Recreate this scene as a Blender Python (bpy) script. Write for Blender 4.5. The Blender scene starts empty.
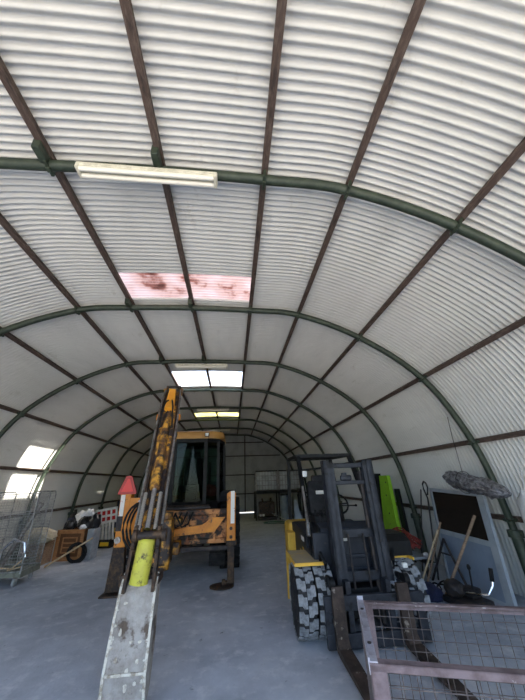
import bpy, bmesh, math, random
from mathutils import Vector, Matrix, Euler, noise
import numpy as np
rnd = random.Random(7)
S = bpy.context.scene
COL = S.collection
R = math.radians

# ------------------------------------------------------------------ camera
cam_d = bpy.data.cameras.new('camera'); cam = bpy.data.objects.new('camera', cam_d); COL.objects.link(cam)
cam_d.sensor_fit = 'HORIZONTAL'; cam_d.sensor_width = 36.0
cam_d.lens = 36.0 * 293.918 / 525.0
cam_d.clip_start = 0.02; cam_d.clip_end = 500
YAW, PITCH, ROLL = R(6.1429), R(24.2031), R(-1.9353)
cam.matrix_world = (Matrix.Translation((0, 0, 1.7)) @ Matrix.Rotation(-YAW, 4, 'Z')
                    @ Matrix.Rotation(math.pi/2 + PITCH, 4, 'X') @ Matrix.Rotation(ROLL, 4, 'Z'))
S.camera = cam

# ------------------------------------------------------------------ sky, sun, exposure
S.view_settings.view_transform = 'Standard'
S.view_settings.look = 'None'
S.view_settings.gamma = 1.0
S.view_settings.use_curve_mapping = False
S.view_settings.exposure = 1.6
world = bpy.data.worlds.new('sky'); S.world = world; world.use_nodes = True
wn = world.node_tree; wn.nodes.clear()
sky = wn.nodes.new('ShaderNodeTexSky'); sky.sky_type = 'NISHITA'; sky.sun_disc = False
sky.sun_elevation = R(40); sky.sun_rotation = R(94); sky.dust_density = 2.0
bg = wn.nodes.new('ShaderNodeBackground'); bg.inputs[1].default_value = 0.30
wo = wn.nodes.new('ShaderNodeOutputWorld')
wn.links.new(sky.outputs[0], bg.inputs[0]); wn.links.new(bg.outputs[0], wo.inputs[0])
sun_d = bpy.data.lights.new('sun', 'SUN'); sun_d.energy = 9.0; sun_d.angle = R(0.6); sun_d.color = (1.0, 0.95, 0.86)
sun = bpy.data.objects.new('sun', sun_d); COL.objects.link(sun)
sun.rotation_euler = Vector((-0.885, 0.075, -0.475)).to_track_quat('-Z', 'Y').to_euler()

# ------------------------------------------------------------------ materials
def lin(c):
    return tuple(((v/255)/12.92 if v/255 <= .04045 else ((v/255+.055)/1.055)**2.4) for v in c)
def mat(name, col, rough=.6, metal=0.0, col2=None, scale=6.0, mix=(.45, .62), bump=0.0, bscale=40.0,
        col3=None, scale3=2.0, mix3=(.55, .65), detail=6, stretch=None, col4=None, scale4=9.0, mix4=(.66, .70)):
    m = bpy.data.materials.new(name); m.use_nodes = True
    nt = m.node_tree; b = nt.nodes['Principled BSDF']
    b.inputs['Base Color'].default_value = (*lin(col), 1); b.inputs['Roughness'].default_value = rough
    b.inputs['Metallic'].default_value = metal
    tc = nt.nodes.new('ShaderNodeTexCoord'); src = tc.outputs['Object']
    if stretch:
        mp = nt.nodes.new('ShaderNodeMapping'); mp.inputs['Scale'].default_value = stretch
        nt.links.new(src, mp.inputs['Vector']); src = mp.outputs[0]
    last = None
    def layer(prev, c, sc, rng):
        n = nt.nodes.new('ShaderNodeTexNoise'); n.inputs['Scale'].default_value = sc; n.inputs['Detail'].default_value = detail
        n.inputs['Roughness'].default_value = .65
        nt.links.new(src, n.inputs['Vector'])
        r = nt.nodes.new('ShaderNodeMapRange'); r.inputs['From Min'].default_value = rng[0]; r.inputs['From Max'].default_value = rng[1]
        nt.links.new(n.outputs['Fac'], r.inputs['Value'])
        x = nt.nodes.new('ShaderNodeMix'); x.data_type = 'RGBA'
        nt.links.new(r.outputs[0], x.inputs['Factor'])
        if prev is None: x.inputs[6].default_value = (*lin(col), 1)
        else: nt.links.new(prev, x.inputs[6])
        x.inputs[7].default_value = (*lin(c), 1)
        return x.outputs[2]
    if col2: last = layer(None, col2, scale, mix)
    if col3: last = layer(last, col3, scale3, mix3)
    if col4: last = layer(last, col4, scale4, mix4)
    if last: nt.links.new(last, b.inputs['Base Color'])
    if bump:
        n = nt.nodes.new('ShaderNodeTexNoise'); n.inputs['Scale'].default_value = bscale; n.inputs['Detail'].default_value = 4
        nt.links.new(src, n.inputs['Vector'])
        bp = nt.nodes.new('ShaderNodeBump'); bp.inputs['Strength'].default_value = bump; bp.inputs['Distance'].default_value = .01
        nt.links.new(n.outputs['Fac'], bp.inputs['Height']); nt.links.new(bp.outputs[0], b.inputs['Normal'])
    return m
def glass(name, tint, trans=.75, rough=.02):
    m = bpy.data.materials.new(name); m.use_nodes = True
    nt = m.node_tree; nt.nodes.clear()
    o = nt.nodes.new('ShaderNodeOutputMaterial'); t = nt.nodes.new('ShaderNodeBsdfTransparent'); g = nt.nodes.new('ShaderNodeBsdfGlossy')
    t.inputs[0].default_value = (*[v*trans for v in lin(tint)], 1); g.inputs['Roughness'].default_value = rough
    fr = nt.nodes.new('ShaderNodeFresnel'); fr.inputs[0].default_value = 1.22
    x = nt.nodes.new('ShaderNodeMixShader'); nt.links.new(fr.outputs[0], x.inputs[0])
    nt.links.new(t.outputs[0], x.inputs[1]); nt.links.new(g.outputs[0], x.inputs[2]); nt.links.new(x.outputs[0], o.inputs[0])
    return m
def translucent(name, c1, c2, clear, scale=3.0, tcol=(255, 255, 255), dirt=None):
    """weathered plastic roof sheet: part clear, part diffusing"""
    m = bpy.data.materials.new(name); m.use_nodes = True
    nt = m.node_tree; nt.nodes.clear()
    o = nt.nodes.new('ShaderNodeOutputMaterial'); t = nt.nodes.new('ShaderNodeBsdfTransparent'); tl = nt.nodes.new('ShaderNodeBsdfTranslucent')
    df = nt.nodes.new('ShaderNodeBsdfDiffuse')
    t.inputs[0].default_value = (*lin(tcol), 1)
    tc = nt.nodes.new('ShaderNodeTexCoord'); n = nt.nodes.new('ShaderNodeTexNoise'); n.inputs['Scale'].default_value = scale
    n.inputs['Detail'].default_value = 8
    nt.links.new(tc.outputs['Object'], n.inputs['Vector'])
    r = nt.nodes.new('ShaderNodeValToRGB'); e = r.color_ramp.elements
    e[0].position = .42; e[0].color = (*lin(c1), 1); e[1].position = .58; e[1].color = (*lin(c2), 1)
    if dirt:
        for p, c in dirt:
            k = e.new(p); k.color = (*lin(c), 1)
    nt.links.new(n.outputs['Fac'], r.inputs[0])
    for s in (tl, df): nt.links.new(r.outputs[0], s.inputs[0])
    a = nt.nodes.new('ShaderNodeMixShader'); a.inputs[0].default_value = .35
    nt.links.new(tl.outputs[0], a.inputs[1]); nt.links.new(df.outputs[0], a.inputs[2])
    b = nt.nodes.new('ShaderNodeMixShader'); b.inputs[0].default_value = clear
    nt.links.new(a.outputs[0], b.inputs[1]); nt.links.new(t.outputs[0], b.inputs[2]); nt.links.new(b.outputs[0], o.inputs[0])
    return m

M = {}
M['sheet'] = mat('painted corrugated steel', (214, 213, 208), .45, 0.0, (200, 199, 194), 1.3, (.4, .7), col3=(176, 172, 162), scale3=5, mix3=(.62, .8), stretch=(1, .25, 1))
M['sheet_out'] = M['sheet']
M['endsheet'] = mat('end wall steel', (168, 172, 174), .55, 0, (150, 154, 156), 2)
M['green_steel'] = mat('dark green painted steel', (52, 62, 51), .5, .1, (66, 76, 62), 9, col3=(60, 50, 40), scale3=14, mix3=(.62, .7))
M['purlin'] = mat('rusty brown purlin', (78, 62, 54), .75, 0, (108, 94, 84), 18, (.45, .7), col3=(52, 42, 38), scale3=6, stretch=(3, .6, 3))
M['floor'] = mat('grey concrete floor', (192, 198, 208), .8, 0, (158, 164, 176), 1.1, (.35, .65), bump=.35, bscale=30, col3=(214, 216, 220), scale3=5, mix3=(.52, .75), detail=12, col4=(96, 96, 102), scale4=6.5, mix4=(.64, .72))
M['ground'] = mat('pale bounce apron', (178, 172, 160), .95, 0, (160, 152, 140), 3)  # unseen apron, added pale so sunlight bounces up to the ceiling
M['tube_white'] = mat('fluorescent tube glass', (245, 240, 225), .35)
M['lampbody'] = mat('lamp housing enamel', (228, 224, 205), .4, 0, (205, 200, 180), 12)
M['orange'] = mat('worn orange machine paint', (222, 142, 38), .5, 0, (196, 118, 34), 5, (.4, .65), col3=(96, 62, 34), scale3=9, mix3=(.58, .66))
M['yellow_clean'] = mat('orange yellow paint', (238, 164, 48), .45, 0, (222, 146, 38), 5, (.4, .7))
M['arm'] = mat('worn yellow arm with grease', (214, 156, 58), .55, .1, (110, 76, 42), 8, (.42, .56), col3=(44, 36, 36), scale3=4.5, mix3=(.47, .55))
M['rust_orange'] = mat('scorched orange frame', (196, 136, 84), .7, 0, (46, 38, 34), 2.2, (.44, .50), col3=(120, 72, 42), scale3=6, mix3=(.54, .62))
M['roof'] = mat('cab roof ochre', (186, 138, 68), .5, 0, (160, 112, 52), 4, (.4, .7))
M['black'] = mat('black paint', (14, 15, 17), .55, 0, (26, 27, 29), 8)
M['rubber'] = mat('black rubber', (30, 30, 32), .85, 0, (46, 45, 44), 10)
M['lug'] = mat('dusty tyre tread', (146, 149, 153), .9, 0, (104, 106, 110), 20, (.4, .65), bump=.3)
M['dusty_tyre'] = mat('dusty tyre wall', (38, 39, 42), .9, 0, (58, 58, 60), 8)
M['greasy'] = mat('greasy dark steel', (52, 46, 44), .55, .35, (92, 72, 54), 12, (.45, .65), bump=.2)
M['steel'] = mat('worn bare steel', (150, 148, 146), .4, .7, (110, 104, 98), 10)
M['chrome'] = mat('chromed rod', (225, 225, 228), .15, 1.0)
M['lime'] = mat('bright yellow cylinder paint', (182, 180, 62), .6, 0, (160, 150, 66), 8, (.4, .7), col3=(64, 56, 34), scale3=9, mix3=(.56, .66))
M['bucket'] = mat('bucket steel caked with cement', (166, 162, 158), .85, .1, (138, 132, 126), 7, (.4, .62), col3=(92, 80, 70), scale3=5, mix3=(.56, .64), bump=.9, bscale=45)
M['cement'] = mat('pale caked edge', (206, 202, 192), .9, 0, (150, 140, 126), 20, bump=.8, bscale=60)
M['white'] = mat('white plastic', (226, 226, 222), .5, 0, (205, 204, 200), 8)
M['sticker'] = mat('worn white and red label', (232, 228, 222), .5, 0, (196, 80, 60), 14, (.62, .66), col3=(206, 150, 70), scale3=10, mix3=(.62, .66))
M['red'] = mat('red reflector plastic', (226, 44, 38), .35)
M['red_dark'] = mat('dark red reflector', (176, 28, 26), .4)
M['cabglass'] = glass('tinted cab glass', (206, 224, 220), .90)
M['doorglass'] = translucent('smoked pane', (84, 76, 70), (70, 64, 60), .35, 1.5, (190, 180, 170))
M['seat'] = mat('black vinyl seat', (30, 31, 34), .6, 0, (46, 46, 50), 6)
M['navy'] = mat('dark slate painted steel', (36, 40, 48), .45, .1, (48, 52, 60), 7, (.4, .7), col3=(72, 70, 70), scale3=11, mix3=(.63, .72))
M['mast'] = mat('dark worn mast steel', (40, 43, 50), .5, .1, (54, 57, 64), 9, (.4, .65), col3=(30, 29, 30), scale3=5, mix3=(.55, .62))
M['fork'] = mat('brown scuffed fork steel', (78, 66, 60), .65, .1, (54, 46, 42), 7, (.4, .6), col3=(140, 130, 120), scale3=9, mix3=(.6, .66))
M['truck_yellow'] = mat('forklift yellow', (228, 182, 62), .5, 0, (206, 158, 52), 6, (.4, .7))
M['fender_top'] = mat('dusty yellow fender', (164, 148, 118), .85, 0, (190, 160, 96), 7, (.5, .7))
M['rail_purple'] = mat('rusty mauve painted angle iron', (126, 110, 113), .65, .1, (98, 82, 82), 8, (.42, .6), col3=(196, 190, 190), scale3=10, mix3=(.60, .68))
M['rail_pale'] = mat('pale grey angle iron', (176, 174, 184), .5, .2, (140, 134, 140), 8)
M['mesh_wire'] = mat('dull mesh wire', (112, 104, 102), .6, .3, (84, 74, 72), 10)
M['wire'] = mat('galvanised wire', (168, 172, 174), .5, .3, (112, 114, 116), 8)
M['deck'] = mat('trolley deck grey green', (120, 124, 112), .8, 0, (92, 94, 86), 8)
M['wood'] = mat('brown stained wood', (178, 126, 80), .65, 0, (150, 102, 62), 9, (.4, .6), stretch=(1, 1, 6))
M['wood_dark'] = mat('wood darkened as recess shade', (112, 74, 44), .7, 0, (92, 60, 36), 9, (.4, .6), stretch=(1, 1, 6))  # recess shade put into the body colour so the front frame stands out
M['wood2'] = mat('weathered wood pole', (150, 126, 104), .8, 0, (116, 96, 78), 14, stretch=(1, 1, 6))
M['palewood'] = mat('pale wood handle', (204, 182, 148), .7, 0, (176, 150, 116), 12)
M['bagblack'] = mat('black bin bag', (28, 29, 32), .28, 0, (44, 44, 48), 5)
M['bagwhite'] = mat('white plastic bag', (214, 214, 216), .4, 0, (190, 190, 194), 5)
M['blue'] = mat('blue fabric', (26, 33, 66), .85, 0, (18, 22, 44), 5)
M['beige'] = mat('beige tarpaulin', (196, 188, 166), .8, 0, (168, 158, 136), 4, bump=.5, bscale=12)
M['greybox'] = mat('pale grey panel', (156, 162, 168), .6, 0, (136, 140, 146), 6)
M['caution_yellow'] = mat('caution yellow', (240, 196, 40), .5)
M['ibc'] = mat('milky plastic tank', (190, 194, 196), .55, 0, (160, 164, 166), 3)
M['drum'] = mat('grey blue drum plastic', (122, 134, 146), .5, 0, (104, 114, 126), 4)
M['teal'] = mat('teal green hose', (30, 92, 86), .5)
M['board'] = mat('pale board', (178, 190, 204), .6)
M['lime_box'] = mat('lime green painted sheet', (150, 204, 44), .5, 0, (132, 186, 40), 5, (.4, .7), col3=(70, 100, 30), scale3=13, mix3=(.66, .7))
M['doorpanel'] = mat('grey blue door panel', (128, 142, 160), .55, 0, (116, 130, 148), 3)
M['doorframe'] = mat('pale grey door frame', (158, 166, 174), .5, 0, (144, 152, 160), 4)
M['redhose'] = mat('faded red rope', (168, 72, 62), .75, 0, (120, 48, 44), 12, (.4, .6))
M['canvas'] = mat('olive canvas', (104, 106, 78), .85, 0, (78, 78, 58), 8)
M['darkiron'] = mat('dark iron', (50, 48, 50), .55, .4, (74, 66, 62), 10)
M['foil'] = mat('crinkled silver grey sheet', (158, 158, 162), .35, .6, (96, 94, 98), 16, (.42, .58), bump=1.0, bscale=50)
M['skylight_pink'] = translucent('pinkish plastic sheet with dark stains', (158, 142, 142), (146, 122, 118), .0, 2.2, (240, 214, 208), [(.64, (104, 70, 64)), (.70, (66, 42, 38))])  # pinkish mottled sheet colour with darker blotches
M['skylight_clear'] = translucent('clear plastic sheet', (240, 244, 248), (222, 228, 234), .8, 2.0)
M['skylight_yellow'] = translucent('yellowed plastic sheet', (236, 226, 150), (226, 214, 130), .0, 2.0, (240, 230, 160))

for k_ in ('black', 'navy', 'mast', 'rubber', 'seat', 'greasy', 'fork', 'dusty_tyre', 'darkiron'):
    M[k_].node_tree.nodes['Principled BSDF'].inputs['Specular IOR Level'].default_value = .25
# ------------------------------------------------------------------ mesh helpers
INV = {}
class MB:
    def __init__(s): s.bm = bmesh.new()
    def _add(s, verts, faces):
        vs = [s.bm.verts.new(v) for v in verts]
        for f in faces:
            try: s.bm.faces.new([vs[i] for i in f])
            except ValueError: pass
        return vs
    def box(s, c, sz, rot=None, bev=0.0):
        b = bmesh.new(); bmesh.ops.create_cube(b, size=1)
        for v in b.verts: v.co = Vector((v.co.x*sz[0], v.co.y*sz[1], v.co.z*sz[2]))
        if bev: bmesh.ops.bevel(b, geom=list(b.edges), offset=min(bev, min(sz)*.45), segments=2, affect='EDGES', profile=.5)
        m = Matrix.Translation(c)
        if rot: m = m @ Euler([R(a) for a in rot]).to_matrix().to_4x4()
        s._merge(b, m); return s
    def _merge(s, b, m):
        b.verts.index_update()
        s._add([m @ v.co for v in b.verts], [[v.index for v in f.verts] for f in b.faces]); b.free()
    def bb(s, a, b, bev=0.0):
        return s.box([(a[i]+b[i])/2 for i in range(3)], [abs(b[i]-a[i]) for i in range(3)], None, bev)
    def sweep(s, pts, prof, up=(0, 0, 1), cap=True, closed=False):
        pts = [Vector(p) for p in pts]; n = len(pts); k = len(prof); rings = []
        u = Vector(up)
        for i, p in enumerate(pts):
            if closed: t = pts[(i+1) % n]-pts[i-1]
            else: t = pts[min(i+1, n-1)]-pts[max(i-1, 0)]
            t.normalize()
            side = t.cross(u)
            if side.length < 1e-3: side = t.cross(Vector((1, 0, 0)) if abs(t.x) < .9 else Vector((0, 1, 0)))
            side.normalize(); uu = side.cross(t).normalized()
            rings.append([p+side*a+uu*b for a, b in prof])
        verts = [v for r in rings for v in r]; f = []
        for i in range(n if closed else n-1):
            for j in range(k):
                a = i*k+j; b = i*k+(j+1) % k; c = ((i+1) % n)*k+(j+1) % k; d = ((i+1) % n)*k+j
                f.append([a, b, c, d])
        if cap and not closed: f.append(list(range(k))[::-1]); f.append([(n-1)*k+j for j in range(k)])
        s._add(verts, f); return s
    def tube(s, pts, r, n=8, closed=False):
        return s.sweep(pts, [(r*math.cos(2*math.pi*i/n), r*math.sin(2*math.pi*i/n)) for i in range(n)], closed=closed)
    def beam(s, p0, p1, w, h, up=(0, 0, 1)):
        return s.sweep([p0, p1], [(-w/2, -h/2), (w/2, -h/2), (w/2, h/2), (-w/2, h/2)], up)
    def lathe(s, prof, c, axis='z', n=24):
        """prof = [(radius, along)]"""
        v = []; f = []
        for r_, a in prof:
            for i in range(n):
                t = 2*math.pi*i/n; p = (r_*math.cos(t), r_*math.sin(t), a)
                if axis == 'x': p = (p[2], p[0], p[1])
                if axis == 'y': p = (p[0], p[2], p[1])
                v.append((p[0]+c[0], p[1]+c[1], p[2]+c[2]))
        for j in range(len(prof)-1):
            for i in range(n): f.append([j*n+i, j*n+(i+1) % n, (j+1)*n+(i+1) % n, (j+1)*n+i])
        f.append(list(range(n))[::-1]); f.append([(len(prof)-1)*n+i for i in range(n)])
        s._add(v, f); return s
    def cyl(s, p0, p1, r, n=14): return s.tube([p0, p1], r, n)
    def prism(s, poly, fn):
        """poly of 2D points, fn(a,b,side) -> 3D"""
        n = len(poly); v = [fn(a, b, 0) for a, b in poly]+[fn(a, b, 1) for a, b in poly]
        f = [list(range(n))[::-1], [n+i for i in range(n)]]+[[i, (i+1) % n, n+(i+1) % n, n+i] for i in range(n)]
        s._add(v, f); return s
    def blob(s, c, sc, seed=0, amp=.25, freq=2.2, sub=3):
        b = bmesh.new(); bmesh.ops.create_icosphere(b, subdivisions=sub, radius=1)
        for v in b.verts:
            d = noise.fractal(v.co*freq+Vector((seed*3.1, seed, 7)), 1.0, 2.0, 3)
            v.co = v.co*(1+amp*d)
            v.co = Vector((v.co.x*sc[0], v.co.y*sc[1], max(v.co.z, -.75)*sc[2]))
        s._merge(b, Matrix.Translation(c)); return s
    def build(s, name, m, parent=None, smooth=False, world=True):
        me = bpy.data.meshes.new(name)
        if parent is not None and world:
            s.bm.transform(INV[parent.name])
        bmesh.ops.recalc_face_normals(s.bm, faces=s.bm.faces)
        if smooth:
            for f in s.bm.faces: f.smooth = True
        s.bm.to_mesh(me); s.bm.free()
        o = bpy.data.objects.new(name, me); COL.objects.link(o)
        me.materials.append(m if not isinstance(m, str) else M[m])
        if smooth:
            try: me.set_sharp_from_angle(angle=R(40))
            except Exception: pass
        if parent is not None: o.parent = parent; INV[o.name] = INV[parent.name]
        return o
def thing(name, label, cat, loc, rz=0.0, group=None):
    o = bpy.data.objects.new(name, None); COL.objects.link(o); o.location = loc; o.rotation_euler = (0, 0, rz)
    o.empty_display_size = .2
    INV[o.name] = (Matrix.Translation(loc) @ Matrix.Rotation(rz, 4, 'Z')).inverted()
    return tag(o, label, cat, group)
def tag(o, label, cat, group=None):
    o['label'] = label; o['category'] = cat
    if group: o['group'] = group
    return o
def single(mb, name, m, label, cat, loc, group=None, smooth=False):
    """a thing that is one mesh, its origin at loc"""
    mb.bm.transform(Matrix.Translation(loc).inverted())
    o = mb.build(name, m, None, smooth); o.location = loc
    return tag(o, label, cat, group)
def struct(o): o['kind'] = 'structure'; return o
def copy_tree(o, parent=None):
    c = o.copy(); COL.objects.link(c); c.parent = parent
    for ch in list(o.children): copy_tree(ch, c)
    return c

# ------------------------------------------------------------------ the tunnel
X0 = -.777
HX = [0, 1.085, 2.005, 3.137, 4.183, 4.778, 4.984, 5.04]
HZ = [4.70, 4.673, 4.595, 4.131, 3.318, 2.193, 1.063, 0.0]
Y1, DY = 2.121, 2.6433
YA, YB = -1.35, Y1+7*DY+.02         # open mouth behind the camera, end wall
ctrl = [(-x, z) for x, z in zip(HX[:0:-1], HZ[:0:-1])]+list(zip(HX, HZ))
NSEG = 6
def arch_pts():
    P = [Vector((a, b)) for a, b in ctrl]
    P = [P[0]*2-P[1]]+P+[P[-1]*2-P[-2]]; out = []
    for i in range(1, len(P)-2):
        for k in range(NSEG):
            t = k/NSEG; a, b, c, d = P[i-1], P[i], P[i+1], P[i+2]
            out.append(.5*((2*b)+(c-a)*t+(2*a-5*b+4*c-d)*t*t+(3*b-a-3*c+d)*t**3))
    out.append(P[-2]); return out
ARCH = arch_pts()                     # index 0 = left foot; ctrl j at j*NSEG; ridge j=7
def arch_n(i):
    t = ARCH[min(i+1, len(ARCH)-1)]-ARCH[max(i-1, 0)]; t.normalize(); return Vector((-t.y, t.x))
def apt(i, off): 
    p = ARCH[i]+arch_n(i)*off; return (X0+p.x, max(p.y, 0.0))
OFF = .135; PITCHW = .0777; AMP = .0085
def corrugated(name, i0, i1, y0, y1, m, holes=(), lap=0.0):
    dy = PITCHW/8; ny = int(round((y1-y0)/dy)); verts = []; faces = []; w = i1-i0+1
    ys = [y0+(y1-y0)*k/ny for k in range(ny+1)]
    pn = [(ARCH[i], arch_n(i)) for i in range(i0, i1+1)]
    for y in ys:
        cw = math.cos(2*math.pi*y/PITCHW); a = OFF+1.75*AMP*cw+1.6*AMP*((1+cw)/2)**3+lap
        for p, n in pn: q = p+n*a; verts.append((X0+q.x, y, q.y if q.y > .03 else -.03))
    for k in range(ny):
        ym = (ys[k]+ys[k+1])/2
        for i in range(w-1):
            ii = i+i0
            if any(h[0] <= ym <= h[1] and h[2] <= ii < h[3] for h in holes): continue
            faces.append((k*w+i, k*w+i+1, (k+1)*w+i+1, (k+1)*w+i))
    me = bpy.data.meshes.new(name); me.from_pydata(verts, [], faces); me.update()
    me.polygons.foreach_set('use_smooth', [True]*len(me.polygons))
    me.materials.append(M[m]); o = bpy.data.objects.new(name, me); COL.objects.link(o)
    return struct(o)
J = NSEG
a_, c_ = 6*J, 8*J                      # purlins either side of the ridge
LIGHTS = [(3.97, 4.67), (8.50, 9.98), (14.25, 15.15)]
holes = [(y0, y1, a_, c_) for y0, y1 in LIGHTS]
corrugated('wall_left', 0, 3*J, YA, YB, 'sheet')
corrugated('ceiling', 3*J, 11*J, YA, YB, 'sheet', holes)
corrugated('wall_right', 11*J, 14*J, YA, YB, 'sheet')
for n, ((y0, y1), m) in enumerate(zip(LIGHTS, ('skylight_pink', 'skylight_clear', 'skylight_yellow'))):
    corrugated('window_%d' % (n+1), a_, c_, y0-.05, y1+.05, m, lap=.012)

# floor and the ground outside
mb = MB(); mb.bb((X0-5.6, YA-.1, -.15), (X0+5.6, YB+.1, 0)); struct(mb.build('floor', 'floor'))
mb = MB(); mb.bb((-60, -70, -.3), (60, YA-.1, -.02)); struct(mb.build('ground_outside', 'ground'))
mb = MB(); mb.bb((X0+5.9, YA-.1, -.3), (60, 60, -.1)); mb.bb((-60, YA-.1, -.3), (X0-5.9, 60, -.1)); mb.bb((X0-5.9, YB+.2, -.3), (X0+5.9, 60, -.1))
struct(mb.build('ground_beside', 'ground'))

# hoops
tn = [0]
def nexttrim(): tn[0] += 1; return 'trim_%d' % tn[0]
r_h = .052
for k in range(-1, 8):
    y = Y1+k*DY
    mb = MB()
    pts = [(X0+p.x, y, p.y) for p in ARCH]
    mb.tube(pts, r_h, 12)
    for s in (0, 1):                   # thicker foot sleeve, bolted coupler and base plate
        q = pts if s else pts[::-1]
        foot = [q[-1-i] for i in range(0, 6)]
        mb.tube(foot, r_h+.022, 12)
        f5 = Vector(foot[5]); mb.lathe([(r_h+.024, -.05), (r_h+.05, -.045), (r_h+.05, .045), (r_h+.024, .05)], f5, 'z', 12)
        mb.cyl(f5+Vector((0, -.12, 0)), f5+Vector((0, .12, 0)), .014, 6)
        mb.bb((foot[0][0]-.12, y-.12, 0), (foot[0][0]+.12, y+.12, .015))
    h = struct(mb.build(nexttrim(), 'green_steel', None, True))
    INV[h.name] = Matrix()
    for j in range(1, 14):             # U-bolt clamp at every purlin
        p = ARCH[j*J]; n = arch_n(j*J); ang = math.degrees(math.atan2(n.x, n.y))
        mb = MB(); c = p+n*.02
        mb.box((X0+c.x, y, c.y), (.03, .16, .15), (0, ang, 0), .004)
        c2 = p-n*.06
        mb.box((X0+c2.x, y, c2.y), (.035, .05, .03), (0, ang, 0), .004)
        if k in (0, 1, 2) and j in (6, 7):
            c3 = p+n*.03
            mb.box((X0+c3.x-.02, y-.13, c3.y), (.07, .16, .14), (0, ang, 0), .01)
        mb.build('purlin_clamp', 'green_steel', h)
# purlins
for j in range(1, 14):
    p = ARCH[j*J]; n = arch_n(j*J); c = p+n*.088
    mb = MB()
    mb.beam((X0+c.x, YA+.02, c.y), (X0+c.x, YB-.04, c.y), .068, .062, (n.x, 0, n.y))
    struct(mb.build(nexttrim(), 'purlin'))

# end wall with its frame, daylight under the sliding leaf
mb = MB()
poly = [(X0+ARCH[i].x*1.06, max(0, ARCH[i].y)+(.30 if 12 < i < len(ARCH)-12 else 0)) for i in range(len(ARCH))]
top = poly[:]
# bottom edge is notched where the leaf stops short of the floor
bottom = [(1.42, 0.0), (1.42, .05), (.15, .05), (.15, 0.0)]
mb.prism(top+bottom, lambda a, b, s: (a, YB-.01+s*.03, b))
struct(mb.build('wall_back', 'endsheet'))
def halfw(z):
    for i in range(7*J, len(ARCH)-1):
        if ARCH[i+1].y <= z <= ARCH[i].y or ARCH[i+1].y <= z: return ARCH[i].x
    return 5
for z in (4.17, 3.32, 2.17, 1.07):
    w = halfw(z)-.1; mb = MB(); mb.beam((X0-w, YB-.05, z), (X0+w, YB-.05, z), .07, .06); struct(mb.build(nexttrim(), 'darkiron'))
for x in (.81, -2.6):
    z1 = 4.6 if abs(x-.8) < .5 else 4.4
    mb = MB(); mb.beam((x, YB-.03, 0.05), (x, YB-.03, z1), .07, .07, (0, 1, 0)); struct(mb.build(nexttrim(), 'darkiron'))

# ------------------------------------------------------------------ ceiling lamps
def lamp(loc, length, label, group):
    t = thing('fluorescent_light', label, 'light fixture', loc, 0, group)
    x, y, z = loc
    L = length/2
    mb = MB(); mb.box((x, y, z+.045), (length, .12, .05), None, .01)
    for s in (-1, 1): mb.box((x+s*(L-.02), y, z+.02), (.035, .135, .075), None, .012)
    mb.build('housing', 'lampbody', t)
    for s in (-1, 1):
        mb = MB(); mb.lathe([(.014, -L+.03), (.024, -L+.04), (.024, L-.04), (.014, L-.03)], (x, y+s*.036, z-.004), 'x', 12)
        mb.build('tube', 'tube_white', t, True)
    return t
l0 = lamp((-.865, 2.06, 4.52), 1.36, 'twin tube strip light hung under the nearest green roof hoop', None)
for (y, z, lab) in ((7.36, 4.52, 'twin tube strip light just before the bright clear skylight'), (12.50, 4.52, 'twin tube strip light just before the small yellowed skylight'), (17.75, 4.52, 'farthest twin tube strip light, above the cab roof of the digger')):
    c = copy_tree(l0); c.location = (-.84, y, z); c['label'] = lab
for o in list(COL.objects):
    if o.name.startswith('fluorescent_light'): o['group'] = 'strip lights under the roof'
for o in list(COL.objects):                      # roll follows the slight sag of the first lamp
    if o.name == 'fluorescent_light': o.rotation_euler = (0, R(0.8), 0)

exec_parts = []
# ------------------------------------------------------------------ tyres
def tyre(parent, c, r, w, lugs, world=True, axis='x', hub='truck_yellow', lugm='lug', rimr=.55, name='wheel'):
    x, y, z = c; h = w/2
    mb = MB(); mb.lathe([(r*rimr, -h*.75), (r*.8, -h), (r*.93, -h*.92), (r*.965, -h*.7), (r*.965, h*.7), (r*.93, h*.92), (r*.8, h), (r*rimr, h*.75)], c, 'x', 36)
    o = mb.build(name, 'dusty_tyre', parent, True, world)
    mb = MB()
    for i in range(lugs):
        for s in (-1, 1):
            a = 2*math.pi*(i+(.5 if s > 0 else 0))/lugs; da = 2*math.pi/lugs*.31
            # chunky chevron block: outer shoulder wide, inner end shifted along the tread
            poly = []
            for (u, k) in ((.04, .25), (.45, .25), (.62, .0), (1.0, -.02), (1.0, -1.0+.0), (.55, -1.0), (.4, -.72), (.04, -.72)):
                poly.append((s*h*u, a+da*2.2*(k+.38)))
            mb.prism(poly, lambda A, B, sd: (x+A*(1 if sd else 1.02), y+(r*(.955+.05*sd))*math.cos(B), z+(r*(.955+.05*sd)*math.sin(B))))
    mb.build('tread', lugm, o, False, world)
    mb = MB(); mb.lathe([(r*.1, -h*.62), (r*rimr*.9, -h*.55), (r*rimr, -h*.8), (r*rimr*1.02, -h*.8), (r*rimr*1.02, h*.8), (r*rimr, h*.8), (r*rimr*.9, h*.55), (r*.1, h*.62)], c, 'x', 28)
    for i in range(6):
        a = i*math.pi/3
        for s in (-1, 1): mb.lathe([(.014, -.012), (.014, .012)], (x+s*h*.62, y+r*.3*math.cos(a), z+r*.3*math.sin(a)), 'x', 6)
    mb.build('rim', hub, o, True, world)
    return o

# ------------------------------------------------------------------ backhoe loader
B = thing('backhoe_loader', 'orange yellow backhoe loader with black cab and raised rear digging arm', 'digger', (-.98, 8.0, 0))
cx = -.98
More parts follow.
